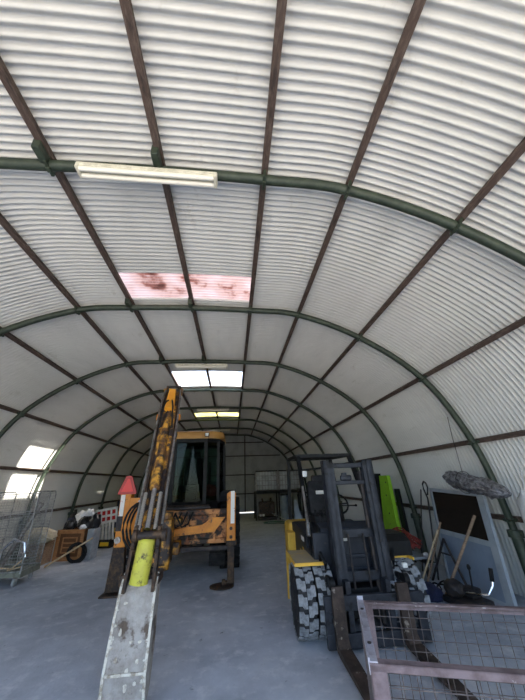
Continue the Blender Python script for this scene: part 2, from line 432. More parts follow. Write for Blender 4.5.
# chassis and engine
mb = MB(); mb.bb((cx-.42, 6.95, .55), (cx+.42, 11.2, .95), .03); mb.bb((cx-.5, 7.2, .95), (cx+.5, 8.9, 1.3), .03)
mb.cyl((cx-.9, 8.0, .7), (cx+.9, 8.0, .7), .12); mb.cyl((cx-.85, 10.2, .5), (cx+.85, 10.2, .5), .09)
mb.build('chassis', 'greasy', B)
mb = MB(); mb.prism([(8.9, .95), (11.3, .95), (11.3, 1.45), (8.9, 1.62)], lambda a, b, s: (cx-.42+s*.84, a, b)); mb.build('bonnet', 'yellow_clean', B)
mb = MB(); mb.cyl((cx+.3, 9.6, 1.5), (cx+.3, 9.6, 2.3), .04); mb.build('exhaust_pipe', 'darkiron', B, True)
for s in (-1, 1):
    tyre(B, (cx+s*.94, 8.0, .70), .70, .42, 20, hub='yellow_clean', lugm='rubber')
    tyre(B, (cx+s*.86, 10.2, .48), .48, .3, 18, hub='yellow_clean', lugm='rubber')
    mb = MB()
    arc = [(8.0+.82*math.cos(R(a)), .72+.82*math.sin(R(a))) for a in range(48, 133, 12)]
    mb.sweep([(cx+s*.86, a, b) for a, b in arc], [(-.02, -.2), (.02, -.2), (.02, .2), (-.02, .2)], (1, 0, 0))
    mb.build('rear_fender', 'black', B)
# rear cross frame
mb = MB()
mb.bb((cx-1.0, 6.72, 1.14), (cx+.98, 6.84, 1.24), .015)
mb.bb((cx-1.0, 6.72, .66), (cx+.98, 6.84, .74), .015)
mb.bb((cx-1.0, 6.80, .72), (cx+.98, 6.92, 1.16))
for x in (-.55, .1, .62): mb.bb((cx+x, 6.70, .7), (cx+x+.05, 6.82, 1.18), .008)
mb.build('rear_frame', 'rust_orange', B)
mb = MB(); mb.bb((cx-.8, 6.62, .56), (cx+.95, 6.7, .63), .01); mb.bb((cx-.75, 6.64, 1.26), (cx+.55, 6.74, 1.3), .01); mb.build('slide_bar', 'darkiron', B)
mb = MB(); mb.prism([(-.55, .80), (.35, .86), (.55, 1.1), (.3, 1.1), (.1, .98), (-.55, .92)], lambda a, b, s: (cx+a+.3, 6.66+s*.06, b)); mb.build('slide_clamp', 'orange', B)
# hose clutter on the frame
for k in range(7):
    x = cx-.45+k*.11
    mb = MB(); mb.tube([(x, 6.72, 1.2), (x-.06, 6.55, 1.02), (x-.16, 6.45, .98), (x-.28, 6.4, 1.08+.02*k)], .016, 6); mb.build('hydraulic_hose', 'rubber', B, True)
# cab: plan outline with chamfered rear corners
CX0, CX1, CY0, CY1, CZ0, CZ1 = -1.74, -.20, 7.28, 8.80, 1.33, 2.66
PL = [(-.60, 7.28), (-.31, 7.46), (-.20, 8.0), (-.20, 8.80), (-1.74, 8.80), (-1.74, 8.0), (-1.63, 7.46), (-1.34, 7.28)]
def cabp(q, z):
    k = (z-CZ0)/(CZ1-CZ0); f = 1-.05*k if z > CZ0 else 1-.12*(CZ0-z)/.2
    return (-.97+(q[0]+.97)*f, 8.0+(q[1]-8.0)*f, z)
mb = MB()
for i, q in enumerate(PL): mb.beam(cabp(q, CZ0-.02), cabp(q, CZ1), .06 if i in (1, 2, 5, 6) else .075, .07, (0, 1, 0))
def band(z0, z1, o=.035):
    n = len(PL); v = []
    for z in (z0, z1):
        for q in PL:
            c = cabp(q, z); d = Vector((q[0]+.97, q[1]-8.0)).normalized()*o; v.append((c[0]+d.x, c[1]+d.y, z))
    mb._add(v, [list(range(n))[::-1], [n+i for i in range(n)]]+[[i, (i+1) % n, n+(i+1) % n, n+i] for i in range(n)])
band(CZ0-.2, CZ0+.03)
n_ = len(PL)
for i in range(n_): a, b = cabp(PL[i], CZ1-.02), cabp(PL[(i+1) % n_], CZ1-.02); mb.beam(a, b, .07, .08)
cab = mb.build('cab', 'black', B)
for i, nm in ((7, 'rear_window'), (0, 'quarter_window'), (1, 'side_window'), (2, 'side_window'), (3, 'front_window'), (4, 'side_window'), (5, 'side_window'), (6, 'quarter_window')):
    q0, q1 = PL[i], PL[(i+1) % n_]
    v = [Vector(cabp(q0, CZ0+.03)), Vector(cabp(q1, CZ0+.03)), Vector(cabp(q1, CZ1-.05)), Vector(cabp(q0, CZ1-.05))]
    nn = (v[1]-v[0]).cross(v[3]-v[0]).normalized()*.005
    g = MB(); w_ = v+[c+nn for c in v]; g._add(w_, [[0, 3, 2, 1], [4, 5, 6, 7], [0, 1, 5, 4], [1, 2, 6, 5], [2, 3, 7, 6], [3, 0, 4, 7]]); g.build(nm, 'cabglass', cab)
mb = MB()
def rr(x0, x1, y0, y1, r, z, n=5):
    out = []
    for (qx, qy, a0) in ((x1-r, y0+r, -90), (x1-r, y1-r, 0), (x0+r, y1-r, 90), (x0+r, y0+r, 180)):
        for i in range(n+1):
            a = R(a0+90*i/n); out.append((qx+r*math.cos(a), qy+r*math.sin(a), z))
    return out
rings = [rr(CX0-.0, CX1+.0, CY0-.06, CY1+.04, .34, CZ1+.02), rr(CX0-.01, CX1+.01, CY0-.07, CY1+.05, .36, CZ1+.08), rr(CX0+.02, CX1-.02, CY0-.04, CY1+.02, .34, CZ1+.18), rr(CX0+.12, CX1-.12, CY0+.1, CY1-.1, .3, CZ1+.215)]
n_ = len(rings[0]); vs = [v for q in rings for v in q]; fs = [[j*n_+i, j*n_+(i+1) % n_, (j+1)*n_+(i+1) % n_, (j+1)*n_+i] for j in range(3) for i in range(n_)]
fs += [list(range(n_))[::-1], [3*n_+i for i in range(n_)]]
mb._add(vs, fs)
roof = mb.build('cab_roof', 'roof', B, True)
for x in (-.60, -1.34):
    mb = MB(); mb.box((x, CY0-.08, CZ1+.10), (.10, .05, .09), None, .012); wl = mb.build('work_lamp', 'black', roof)
    mb = MB(); mb.box((x, CY0-.108, CZ1+.10), (.075, .01, .065), None, .004); mb.build('lamp_lens', 'white', wl)
# cab interior
mb = MB(); mb.box((-.98, 7.95, 1.62), (.5, .5, .14), None, .05); mb.box((-.98, 8.2, 2.0), (.46, .14, .66), (-8, 0, 0), .06); mb.box((-.98, 8.24, 2.4), (.28, .1, .16), None, .04); mb.bb((-1.1, 7.8, 1.3), (-.86, 8.1, 1.56), .02)
mb.build('driver_seat', 'seat', B, True)
mb = MB(); ct = Vector((-.98, 8.45, 1.98))
mb.tube([ct+Vector((.19*math.cos(a), .06*math.sin(a), .18*math.sin(a))) for a in [i*math.pi/9 for i in range(18)]], .014, 6, True); mb.cyl(ct, (-.98, 8.6, 1.5), .03); mb.beam(ct+Vector((-.18, 0, 0)), ct+Vector((.18, 0, 0)), .02, .02)
mb.build('steering_wheel', 'black', B, True)
for x in (-1.15, -.8):
    mb = MB(); mb.cyl((x, 7.6, 1.3), (x, 7.55, 1.85), .012, 6); mb.blob((x, 7.55, 1.88), (.03, .03, .04), 1, 0, 1, 2); mb.build('control_lever', 'black', B, True)
mb = MB(); mb.blob((-.5, 7.75, 1.55), (.14, .2, .14), 3, .35); mb.build('jacket', M['redhose'], B, True)
# stabiliser legs
def stabil(side):
    xs = B_st[side]
    mb = MB(); x0, x1 = xs
    mb.bb((x0, 6.52, .70), (x1, 6.72, 1.49 if side == 'r' else 1.56), .02)
    mb.prism([(0, 0), (1, 0), (1, .14), (.3, .2), (0, .1)], lambda a, b, s: (x0+a*(x1-x0), 6.52+s*.2, (1.47 if side == 'r' else 1.54)+b*.4))
    lg = mb.build('stabiliser_leg', 'orange', B)
    mb = MB()
    a = x0+.02 if side == 'l' else x0+.075; b = a+.075
    mb.bb((a, 6.505, 1.0), (b, 6.518, 1.56)); mb.build('warning_label', 'sticker', lg)
    mb = MB()
    if side == 'r':
        mb.bb((x0+.025, 6.54, .06), (x1-.02, 6.7, 1.0), .01); mb.bb((x0+.0, 6.5, .64), (x1+.02, 6.74, .72), .01)
        for z in (.78, .92): mb.lathe([(.03, -.03), (.03, .0)], ((x0+x1)/2, 6.53, z), 'y', 8)
    else:
        mb.prism([(x0+.0, .75), (x1-.01, .75), (x1+.03, .3), (x1+.02, .05), (x0-.04, .05)], lambda a, b, s: (a, 6.54+s*.14, b))
    mb.build('inner_leg', 'greasy', lg)
    if side == 'l':
        mb = MB(); mb.lathe([(.055, -.02), (.055, .03), (.03, .035), (.03, .05)], (x0+.07, 6.5, .82), 'y', 14); mb.build('pivot_pin', 'steel', lg, True)
        mb = MB(); mb.bb((x0-.005, 6.50, .96), (x0+.1, 6.515, 1.2), .004); mb.build('latch_plate', 'darkiron', lg)
    c = (-.17, 6.6, 0) if side == 'r' else (x0+.05, 6.6, 0)
    mb = MB()
    if side == 'r':
        mb.lathe([(.16, .0), (.19, .012), (.19, .03), (.12, .05), (.05, .055)], c, 'z', 22)
        for v in mb.bm.verts: v.co.x = c[0]+(v.co.x-c[0])*1.15
        mb.box((-.14, 6.58, .08), (.06, .1, .08), None, .01); mb.bb((-.16, 6.56, .05), (x1-.02, 6.66, .09), .01)
    else:
        mb.bb((x0-.09, 6.42, 0), (x1+.06, 6.74, .03), .01)
    mb.build('foot_pad', 'greasy', lg, True)
    return lg
B_st = {'r': (-.10, .07), 'l': (-2.13, -1.93)}
lr = stabil('r'); ll = stabil('l')
# slow vehicle triangle
def tri(sz, y, z0, top=.12):
    return [(-sz, z0), (sz, z0), (sz*.96, z0+.05), (sz*.30, z0+.32), (-sz*.30, z0+.32), (-sz*.96, z0+.05)]
mb = MB(); mb.prism(tri(.17, 0, 1.57), lambda a, b, s: (-2.0+a, 6.46+s*.03, b)); tr = mb.build('warning_triangle', 'red_dark', B)
mb = MB(); mb.prism([(-.115, 1.61), (.115, 1.61), (.02, 1.84), (-.02, 1.84)], lambda a, b, s: (-2.0+a, 6.452+s*.012, b)); mb.build('triangle_centre', 'red', tr)
# left casting beside the kingpost with hose loop
mb = MB()
mb.prism([(-1.93, 1.5), (-1.72, 1.5), (-1.55, 1.3), (-1.5, .7), (-1.7, .62), (-1.93, .9)], lambda a, b, s: (a, 6.5+s*.14, b)); mb.build('side_casting', 'orange', B)
mb = MB(); mb.prism([(-1.78, 1.44), (-1.55, 1.62), (-1.5, 1.48), (-1.6, 1.36)], lambda a, b, s: (a, 6.44+s*.04, b)); mb.build('grey_bracket', 'steel', B)
for k in range(3):
    mb = MB(); q = [(-1.55+.28*math.cos(R(a))*1.0-.05*k, 6.36-.04*k, 1.05+.38*math.sin(R(a))) for a in range(70, 291, 20)]
    mb.tube(q, .02, 7); mb.build('hydraulic_hose', 'rubber', B, True)
# kingpost
mb = MB(); mb.bb((-1.36, 6.15, .45), (-1.06, 6.5, 1.15), .04); mb.cyl((-1.2, 6.3, .38), (-1.2, 6.3, 1.25), .12); mb.bb((-1.45, 6.45, .55), (-.95, 6.74, .75), .03); mb.bb((-1.45, 6.45, 1.0), (-.95, 6.74, 1.12), .03)
mb.build('kingpost', 'arm', B)
# boom (two plates) and dipper
def plates(name, pts, w, h, m, parent, gap, th=.025):
    mb = MB()
    for s in (-1, 1):
        P = [Vector(p) for p in pts]
        d = (P[-1]-P[0]).normalized(); sd = Vector((1, 0, .0))
        verts = []; up = sd.cross(d).normalized()
        n = len(P); vs = []
        for i, p in enumerate(P):
            hh = h[i]/2
            for a in (-1, 1):
                for b in (0, 1): vs.append(p+sd*(s*gap[i]/2+(b-.5)*th)+up*(a*hh))
        fs = []
        for i in range(n-1):
            o = i*4
            fs += [[o, o+1, o+5, o+4], [o+2, o+6, o+7, o+3], [o, o+4, o+6, o+2], [o+1, o+3, o+7, o+5]]
        fs += [[0, 2, 3, 1], [(n-1)*4, (n-1)*4+1, (n-1)*4+3, (n-1)*4+2]]
        mb._add(vs, fs)
    return mb.build(name, m, parent)
K = Vector((-1.09, 5.42, 3.24)); E_ = Vector((-.845, 3.62, 1.16))
ax = (E_-K).normalized()
mb = MB()
bp = [Vector((-1.3, 6.25, 1.0)), Vector((-1.27, 6.15, 1.9)), Vector((-1.19, 5.85, 2.8)), K]
mb.sweep(bp, [(-.075, -.12), (.075, -.12), (.075, .12), (-.075, .12)], (0, 1, 0)); mb.build('boom', 'arm', B)
mb = MB(); mb.cyl((-1.3, 5.98, 1.25), (-1.2, 5.62, 2.6), .06); mb.build('boom_cylinder', 'greasy', B, True)
def al(t, off=0, side=0):          # point along the dipper, off = towards the camera/up
    up = Vector((1, 0, 0)).cross(ax).normalized()
    if up.y > 0: up = -up
    return K+(E_-K)*t+up*off+Vector((side, 0, 0))
# dipper main box
mb = MB()
secs = [(-.04, .07, .08), (.05, .09, .15), (.35, .105, .2), (.75, .085, .15), (1.0, .075, .10)]
vs = []; fs = []
for t, hw, hh in secs:
    for a, b in ((-1, -1), (1, -1), (1, 1), (-1, 1)): vs.append(al(t, b*hh-.06, a*hw))
for i in range(len(secs)-1):
    for j in range(4): fs.append([i*4+j, i*4+(j+1) % 4, (i+1)*4+(j+1) % 4, (i+1)*4+j])
fs += [[3, 2, 1, 0], [len(vs)-4, len(vs)-3, len(vs)-2, len(vs)-1]]
mb._add(vs, fs); dip = mb.build('dipper', 'arm', B)
# side plates of the dipper, dark
for s in (-1, 1):
    mb = MB(); pr = []
    mb.sweep([al(-.03, .04, s*.115), al(.1, .06, s*.12), al(.35, .05, s*.12), al(.8, .05, s*.115), al(1.04, .06, s*.115)], [(-.018, -.06), (.018, -.06), (.018, .06), (-.018, .06)], (0, -.5, .5))
    mb.build('side_plate', 'greasy', dip)
    mb = MB(); mb.tube([al(.02, .12, s*.13), al(.2, .14, s*.15), al(.5, .13, s*.145), al(.75, .12, s*.135), al(.98, .1, s*.13)], .016, 7); mb.build('hydraulic_pipe', 'steel', dip, True)
mb = MB(); vs = [al(.05, .115, -.06), al(.05, .115, .07), al(.20, .16, .075), al(.20, .16, -.075), al(.05, .16, -.06), al(.05, .16, .06), al(.2, .2, .07), al(.2, .2, -.07)]
mb._add([al(.04, .12, -.06), al(.04, .12, .06), al(.25, .12, .075), al(.25, .12, -.075), al(.04, .18, -.055), al(.04, .18, .055), al(.25, .19, .07), al(.25, .19, -.07)], [[0, 1, 2, 3], [4, 5, 6, 7], [0, 1, 5, 4], [1, 2, 6, 5], [2, 3, 7, 6], [3, 0, 4, 7]])
mb.build('cylinder_cover', 'yellow_clean', dip)
for s in (-1, 1):
    mb = MB(); q = [al(.18, .2, s*.03), al(.22, .25, s*.05), al(.27, .26, s*.07), al(.33, .24, s*.08), al(.42, .17, s*.09)]
    mb.tube(q, .013, 6); mb.build('hydraulic_hose', 'rubber', dip, True)
    mb = MB(); q = [al(.26, .14, s*.02), al(.5, .15, s*.03), al(.78, .15, s*.02)]
    mb.tube(q, .014, 6); mb.build('hydraulic_hose', 'rubber', dip, True)
mb = MB(); mb.cyl(al(.01, .02, -.15), al(.01, .02, .15), .035); mb.cyl(al(-.03, .1, -.13), al(-.03, .1, .13), .022)
for s in (-1, 1): mb.lathe([(.05, -.025), (.05, .025)], al(.0, .06, s*.14), 'x', 12)
mb.build('knuckle_pin', 'arm', dip, True)
for s in (-1, 1):
    mb = MB(); mb.box(al(.30, .1, s*.16), (.05, .07, .10), (0, 0, 0), .02); mb.build('lug', 'orange', dip)
    mb = MB(); mb.cyl(al(.83, .17, s*.08), al(.99, .17, s*.08), .022); mb.build('chrome_rod', 'chrome', dip, True)
mb = MB(); mb.cyl(al(.28, .13, .0), al(.8, .15, .0), .055); mb.build('dipper_cylinder', 'arm', dip, True)
mb = MB(); mb.cyl(al(.8, .15, .0), al(.98, .15, .0), .03); mb.build('chrome_rod', 'chrome', dip, True)
# linkage pin and bucket cylinder
mb = MB(); zc = 1.29
mb.cyl((-.93, 3.46, 1.255), (-.66, 3.46, 1.265), .036, 16)
for x in (-.935, -.66): mb.lathe([(.055, -.02), (.055, .02)], (x, 3.46, 1.26), 'x', 14)
mb.build('linkage_pin', 'greasy', B, True)
mb = MB()
mb.lathe([(.05, -.2), (.083, -.19), (.083, .15), (.07, .17), (.05, .18)], (0, 0, 0), 'z', 20)
mb.bm.transform(Matrix.Translation((-.845, 3.50, 1.06)) @ Matrix.Rotation(R(6), 4, 'Y')); mb.build('bucket_cylinder', 'lime', B, True)
for s, x in ((-1, -.94), (1, -.715)):
    mb = MB(); mb.beam((x, 3.50, 1.34), (x-(.06 if s < 0 else .02), 3.56, .80), .028, .09, (0, 1, 0)); mb.build('link_plate', 'greasy', B)
# bucket, its back towards the camera
def bx(z): return -.875-.018*(.9-z)
prof = [(3.64, .92), (3.57, .84), (3.52, .65), (3.49, .45), (3.46, .26), (3.50, .05)]
mb = MB(); th = .018; hw = .156
n = len(prof); vs = []; fs = []
SUBX = 8
for side in (0, 1):
    for (y, z) in prof:
        for k in range(SUBX+1):
            u = -1+2*k/SUBX; e = .004*math.sin(k*2.3+z*9)
            vs.append((bx(z)+u*(hw+.02*(.9-z)), y+side*th+e, z))
W = SUBX+1; N0 = n*W
for i in range(n-1):
    for k in range(SUBX):
        a = i*W+k; fs.append([a, a+1, a+W+1, a+W]); fs.append([N0+a, N0+a+W, N0+a+W+1, N0+a+1])
mb._add(vs, fs)
bk = mb.build('bucket', 'bucket', B)
sidepoly = prof+[(3.56, .03), (3.66, .10), (3.72, .34), (3.72, .62), (3.72, .84)]
for s in (-1, 1):
    mb = MB(); mb.prism(sidepoly, lambda a, b, q: (bx(b)+s*(hw+.018*(.9-b))+(q-.5)*.022, a, b)); mb.build('bucket_side', 'bucket', bk)
    mb = MB(); mb.sweep([(bx(z)+s*(hw+.022*(.9-z)), y-.004, z) for y, z in prof], [(-.011, -.008), (.011, -.008), (.011, .008), (-.011, .008)], (0, 1, 0)); mb.build('caked_edge', 'cement', bk)
mb = MB(); mb.bb((bx(.26)-hw, 3.445, .255), (bx(.26)+hw, 3.47, .275), .004)
for k in range(26):
    z = rnd.uniform(.12, .8); s = rnd.choice((-1, 1, .6, -.6, .1)); pz = np.interp(z, [p[1] for p in prof[::-1]], [p[0] for p in prof[::-1]])
    g = MB(); g.blob((bx(z)+s*.15, pz-.002, z), (rnd.uniform(.008, .02), .008, rnd.uniform(.008, .022)), k, .5, 2, 2); g.build('mud_lump', 'cement', bk, True)
mb.build('weld_seam', 'cement', bk)
for k in range(3):
    x = bx(.05)-.12+.12*k; mb = MB(); mb.prism([(0, 0), (.05, 0), (.05, .05), (0, .09)], lambda a, b, q: (x-.025+.05*q, 3.50+a, .01+b)); mb.build('tooth', 'steel', bk)
mb = MB(); mb.bb((-1.08, 3.6, .82), (-.70, 3.82, .92), .02); mb.build('bucket_hinge', 'greasy', bk)
# step and mud flap by the right rear
mb = MB(); mb.bb((-.44, 7.0, .24), (-.12, 7.05, .62), .02)
for z in (.3, .42, .54): mb.bb((-.44, 6.96, z), (-.12, 7.0, z+.03), .006)
mb.build('step', 'rubber', B)
# front loader
mb = MB()
mb.prism([(11.5, .1), (12.3, .1), (12.35, .16), (11.75, .3), (11.62, .8), (11.85, 1.0), (11.8, 1.03), (11.5, .85)], lambda a, b, s: (cx-1.15+s*2.3, a, b)); mb.build('loader_bucket', 'orange', B)
for s in (-1, 1):
    mb = MB(); mb.sweep([(cx+s*.55, 9.3, 1.35), (cx+s*.55, 10.6, 1.25), (cx+s*.55, 11.6, .45)], [(-.05, -.09), (.05, -.09), (.05, .09), (-.05, .09)]); mb.build('loader_arm', 'orange', B)

# ------------------------------------------------------------------ forklift (local frame, forks towards -Y)
F = thing('forklift', 'yellow and dark grey forklift with black overhead guard and twin front tyres', 'forklift', (1.59, 4.50, 0), R(-1.5))
def fb(mb, name, m, parent=F, smooth=False): return mb.build(name, m, parent, smooth, False)
for s in (-1, 1):
    for q in ((.62, .39) if s > 0 else (.71, .475)): tyre(F, (s*q, 0, .37), .37, .21, 15, False, hub='darkiron', name='front_tyre')
    tyre(F, (s*.50, 1.62, .27), .27, .17, 16, False, hub='truck_yellow', name='rear_tyre')
mb = MB(); mb.bb((-.40, -.2, .2), (.40, 1.7, .5), .02); mb.cyl((-.62, 0, .36), (.62, 0, .36), .09); mb.cyl((-.5, 1.62, .27), (.5, 1.62, .27), .06); fb(mb, 'chassis', 'black')
mb = MB(); mb.prism([(.45, .45), (1.75, .45), (1.75, 1.0), (1.5, 1.04), (.5, .98), (.45, .9)], lambda a, b, s: (-.52+s*1.04, a, b)); hood = fb(mb, 'engine_cover', 'navy')
mb = MB(); mb.bb((-.524, .62, .86), (-.521, .86, .92)); fb(mb, 'marking', 'white', hood)
mb = MB(); mb.prism([(.60, .62), (.72, .62), (.80, .78), (.68, .78)], lambda a, b, s: (-.526+s*.003, a, b)); mb.prism([(.84, .62), (.95, .62), (1.0, .72), (.90, .72)], lambda a, b, s: (-.526+s*.003, a, b)); fb(mb, 'marking', 'truck_yellow', hood)
# dashboard and front cowl
mb = MB(); mb.bb((-.52, -.02, .52), (.46, .06, 1.06), .02); mb.bb((-.52, .0, .5), (-.44, .5, .82), .015); mb.prism([(-.02, 1.0), (.22, 1.0), (.16, 1.16), (.02, 1.10)], lambda a, b, s: (-.40+s*.84, a, b)); mb.bb((-.46, .0, .44), (.46, .5, .52), .01)
for z in (.62, .76): mb.bb((-.30, -.045, z), (.3, -.015, z+.05), .01)
cowl = fb(mb, 'front_cowl', 'navy')
mb = MB(); mb.bb((-.21, -.034, .955), (-.06, -.02, 1.0), .008); fb(mb, 'label_plate', 'white', cowl)
for s in (-1, 1):
    mb = MB(); mb.bb((s*.42, -.16, .75), (s*.80, .62, .765), .005) if s < 0 else mb.bb((.38, .0, .75), (.72, .55, .765), .005)
    f = fb(mb, 'fender', 'fender_top')
    mb = MB(); mb.prism([(-.16, .765), (.64, .765), (.66, .2), (.60, .2), (.52, .62), (.42, .72), (-.16, .735)], lambda a, b, q: (s*((.79 if s < 0 else .72)+q*.018), a, b)); mb.bb((min(s*.42, s*(.808 if s < 0 else .738)), -.175 if s < 0 else -.02, .735), (max(s*.42, s*(.808 if s < 0 else .738)), -.155 if s < 0 else 0, .77)); fb(mb, 'fender_edge', 'truck_yellow', f)
mb = MB(); mb.bb((-.60, 1.72, .28), (.60, 2.3, 1.0), .08); mb.bb((-.65, 1.45, .5), (-.5, 1.85, .88), .02); mb.bb((.5, 1.45, .5), (.70, 1.85, .90), .02); fb(mb, 'counterweight', 'truck_yellow')
mb = MB(); mb.prism([(-.06, .768), (.46, .768), (.46, 1.0), (.06, 1.0), (-.06, .93)], lambda a, b, s: (.42+s*.36, a, b)); fb(mb, 'battery_box', 'black')
mb = MB(); mb.box((.50, -.36, .735), (.06, .05, .05), None, .01); fb(mb, 'marker_lamp', 'white')
# seat and controls
mb = MB(); mb.box((-.02, 1.15, 1.1), (.46, .46, .12), None, .04); mb.box((-.02, 1.4, 1.42), (.44, .12, .56), (-8, 0, 0), .05); mb.box((-.02, 1.44, 1.72), (.26, .09, .14), None, .03); seat = fb(mb, 'driver_seat', 'seat', F, True)
mb = MB(); mb.box((-.02, 1.325, 1.5), (.18, .02, .06), (-8, 0, 0), .005); fb(mb, 'label', 'white', seat)
mb = MB(); ct = Vector((.03, .52, 1.36))
mb.tube([ct+Vector((.16*math.cos(a), .085*math.sin(a), .13*math.sin(a))) for a in [i*math.pi/10 for i in range(20)]], .014, 6, True); mb.beam(ct+Vector((-.15, 0, 0)), ct+Vector((.15, 0, 0)), .02, .02); mb.beam(ct, ct+Vector((0, .08, .12)), .02, .02); mb.cyl(ct, (.03, .2, 1.0), .028)
mb.cyl(ct+Vector((.02, -.05, -.02)), ct+Vector((.26, -.05, -.03)), .01); mb.blob(ct+Vector((.27, -.05, -.03)), (.02, .02, .02), 1, 0, 1, 2)
fb(mb, 'steering_wheel', 'black', F, True)
for k in range(4):
    mb = MB(); x = -.36+.07*k; mb.cyl((x, .3, 1.0), (x-.02, .34, 1.26), .009, 6); mb.blob((x-.02, .34, 1.28), (.02, .02, .025), 1, 0, 1, 2); fb(mb, 'control_lever', 'black', F, True)
# overhead guard
mb = MB()
GZ = 2.10
for s in (-1, 1):
    mb.sweep([(s*.50, .12, .8), (s*.46, .95, GZ), (s*.46, 2.12, GZ+.02), (s*.48, 2.2, .98)], [(-.032, -.032), (.032, -.032), (.032, .032), (-.032, .032)], (1, 0, 0))
mb.beam((-.50, .95, GZ), (.50, .95, GZ), .07, .055); mb.beam((-.48, 2.12, GZ+.02), (.48, 2.12, GZ+.02), .06, .05)
for k in range(6): x = -.35+.14*k; mb.beam((x, .97, GZ+.01), (x, 2.12, GZ+.03), .022, .045)
mb.beam((-.47, .68, 1.86), (.0, .8, 1.9), .03, .03)
gd = fb(mb, 'overhead_guard', 'black')
mb = MB(); mb.box((-.45, .55, 1.80), (.085, .07, .10), None, .02); wl = fb(mb, 'work_lamp', 'black'); mb = MB(); mb.box((-.45, .51, 1.80), (.075, .02, .09), None, .01); fb(mb, 'lamp_lens', 'white', wl, True)
mb = MB(); mb.cyl((-.52, .25, 1.15), (-.50, .52, 1.62), .018); mb.cyl((-.52, .25, 1.15), (-.53, .18, 1.0), .03); fb(mb, 'gas_strut', 'steel', F, True)
# mast leaning slightly back
TL = .06
def mp(x, y, z): return (x, y+TL*(z-.1), z)
def rail(x, w, d, z0, z1, y, sgn):
    mb = MB(); a = sgn
    for (cx_, cy_, ww, dd) in ((0, 0, w*.35, d), (-a*w*.3, -d*.42, w*.95, d*.16), (-a*w*.3, d*.42, w*.95, d*.16)):
        v = []
        for z in (z0, z1):
            for p, q in ((-1, -1), (1, -1), (1, 1), (-1, 1)): v.append(mp(x+cx_+p*ww/2, y+cy_+q*dd/2, z))
        mb._add(v, [[0, 3, 2, 1], [4, 5, 6, 7], [0, 1, 5, 4], [1, 2, 6, 5], [2, 3, 7, 6], [3, 0, 4, 7]])
    return mb
YM = -.26
for s in (-1, 1):
    fb(rail(s*.335+.02, .09, .15, .08, 1.95, YM, s), 'mast_rail', 'mast')
    fb(rail(s*.26+.02, .07, .12, .10, 1.92, YM-.01, s), 'inner_mast_rail', 'mast')
    mb = MB(); mb.tube([mp(s*.22, YM+.06, .15), mp(s*.22, YM+.06, 1.80)], .032, 12); fb(mb, 'lift_cylinder', 'darkiron', F, True)
    mb = MB(); mb.tube([mp(s*.10, YM-.0, .5), mp(s*.10, YM-.0, 1.06)], .012, 6); fb(mb, 'lift_chain', 'darkiron', F, True)
    mb = MB(); mb.cyl((s*.44, -.35, .62), (s*.42, .1, .60), .04); mb.cyl((s*.44, -.46, .62), (s*.44, -.3, .62), .022); mb.lathe([(.06, -.03), (.06, .03)], (s*.44, -.44, .62), 'x', 14)
    mb.tube([(s*.46, -.05, .70), (s*.47, -.16, .86), (s*.43, -.22, .76), (s*.44, -.2, .62)], .022, 8)
    fb(mb, 'tilt_cylinder', 'black', F, True)
def mbar(z, h, d, w=.66, dy=0.0):
    mb = MB(); c = mp(0, YM+dy, z); mb.box(c, (w, d, h), None, .008); return mb
fb(mbar(1.88, .06, .08), 'mast_crossbar', 'mast'); 
mb = mbar(1.66, .05, .05, .52, -.02); mb.box(mp(-.02, YM-.02, 1.72), (.16, .05, .07), None, .02); mb.box(mp(-.04, YM-.02, 1.76), (.07, .04, .05), None, .01); fb(mb, 'mast_crossbar', 'mast')
fb(mbar(1.06, .10, .05, .5, .05), 'mast_crossbar', 'mast'); fb(mbar(.62, .10, .06, .5, .04), 'mast_crossbar', 'mast')
# carriage and forks
YC = -.41
mb = MB(); mb.bb((-.54, YC-.03, .36), (.62, YC+.03, .50), .008); mb.bb((-.54, YC-.03, .04), (.62, YC+.03, .17), .008)
for x in (-.54, .52): mb.bb((x, YC-.02, .15), (x+.10, YC+.02, .38), .005)
for s in (-1, 1): mb.bb((s*.24-.03, YC, .14), (s*.24+.03, YC+.14, .62), .005)
fb(mb, 'carriage', 'mast')
for s, x in ((-1, -.40), (1, .36)):
    mb = MB(); p = [(YC-.035, .60), (YC-.085, .60), (YC-.105, .16), (YC-.16, .10), (YC-.9, .06), (YC-.98, .05), (YC-.98, .04), (YC-.9, .035), (YC-.16, .035), (YC-.08, .05), (YC-.04, .10)]
    mb.prism(p, lambda a, b, q: (x-.06+q*.13, a, b)); fk = fb(mb, 'fork', 'fork')
    mb = MB(); mb.bb((x-.05, YC-.05, .50), (x+.05, YC+.02, .56), .01); fb(mb, 'fork_hook', 'darkiron', fk)

# ------------------------------------------------------------------ mesh stillage at the lower right
P = thing('mesh_stillage', 'rusty mauve angle iron stillage with wire mesh sides at the lower right', 'crate', (.75, 2.09, 0), R(-18))
LW, LD, LH = 1.50, .93, .79
def pb(mb, name, m, parent=P, smooth=False): return mb.build(name, m, parent, smooth, False)
mb = MB(); an = .05
for (x, y) in ((0, 0), (LW, 0), (0, LD), (LW, LD)):
    sx = 1 if x == 0 else -1; sy = 1 if y == 0 else -1
    mb = MB(); mb.bb((x, y, .0), (x+sx*(.085 if y == 0 else .11), y+sy*.008, LH-.01)); mb.bb((x, y, 0), (x+sx*.008, y+sy*.06, LH-.01)); mb.bb((x, y, 0), (x+sx*.1, y+sy*.1, .012)); pb(mb, 'corner_post', 'rail_purple')
pass
def angle_x(y, z, sy, name, m='rail_purple', h=.05):
    mb = MB(); mb.bb((0, y, z-.006), (LW, y+sy*.05, z)); mb.bb((0, y, z-h), (LW, y+sy*.007, z)); return pb(mb, name, m)
angle_x(0, LH, 1, 'front_rail', h=.035); angle_x(LD, LH, -1, 'back_rail', h=.05)
angle_x(0, .16, 1, 'front_bottom_rail'); angle_x(LD, .16, -1, 'back_bottom_rail')
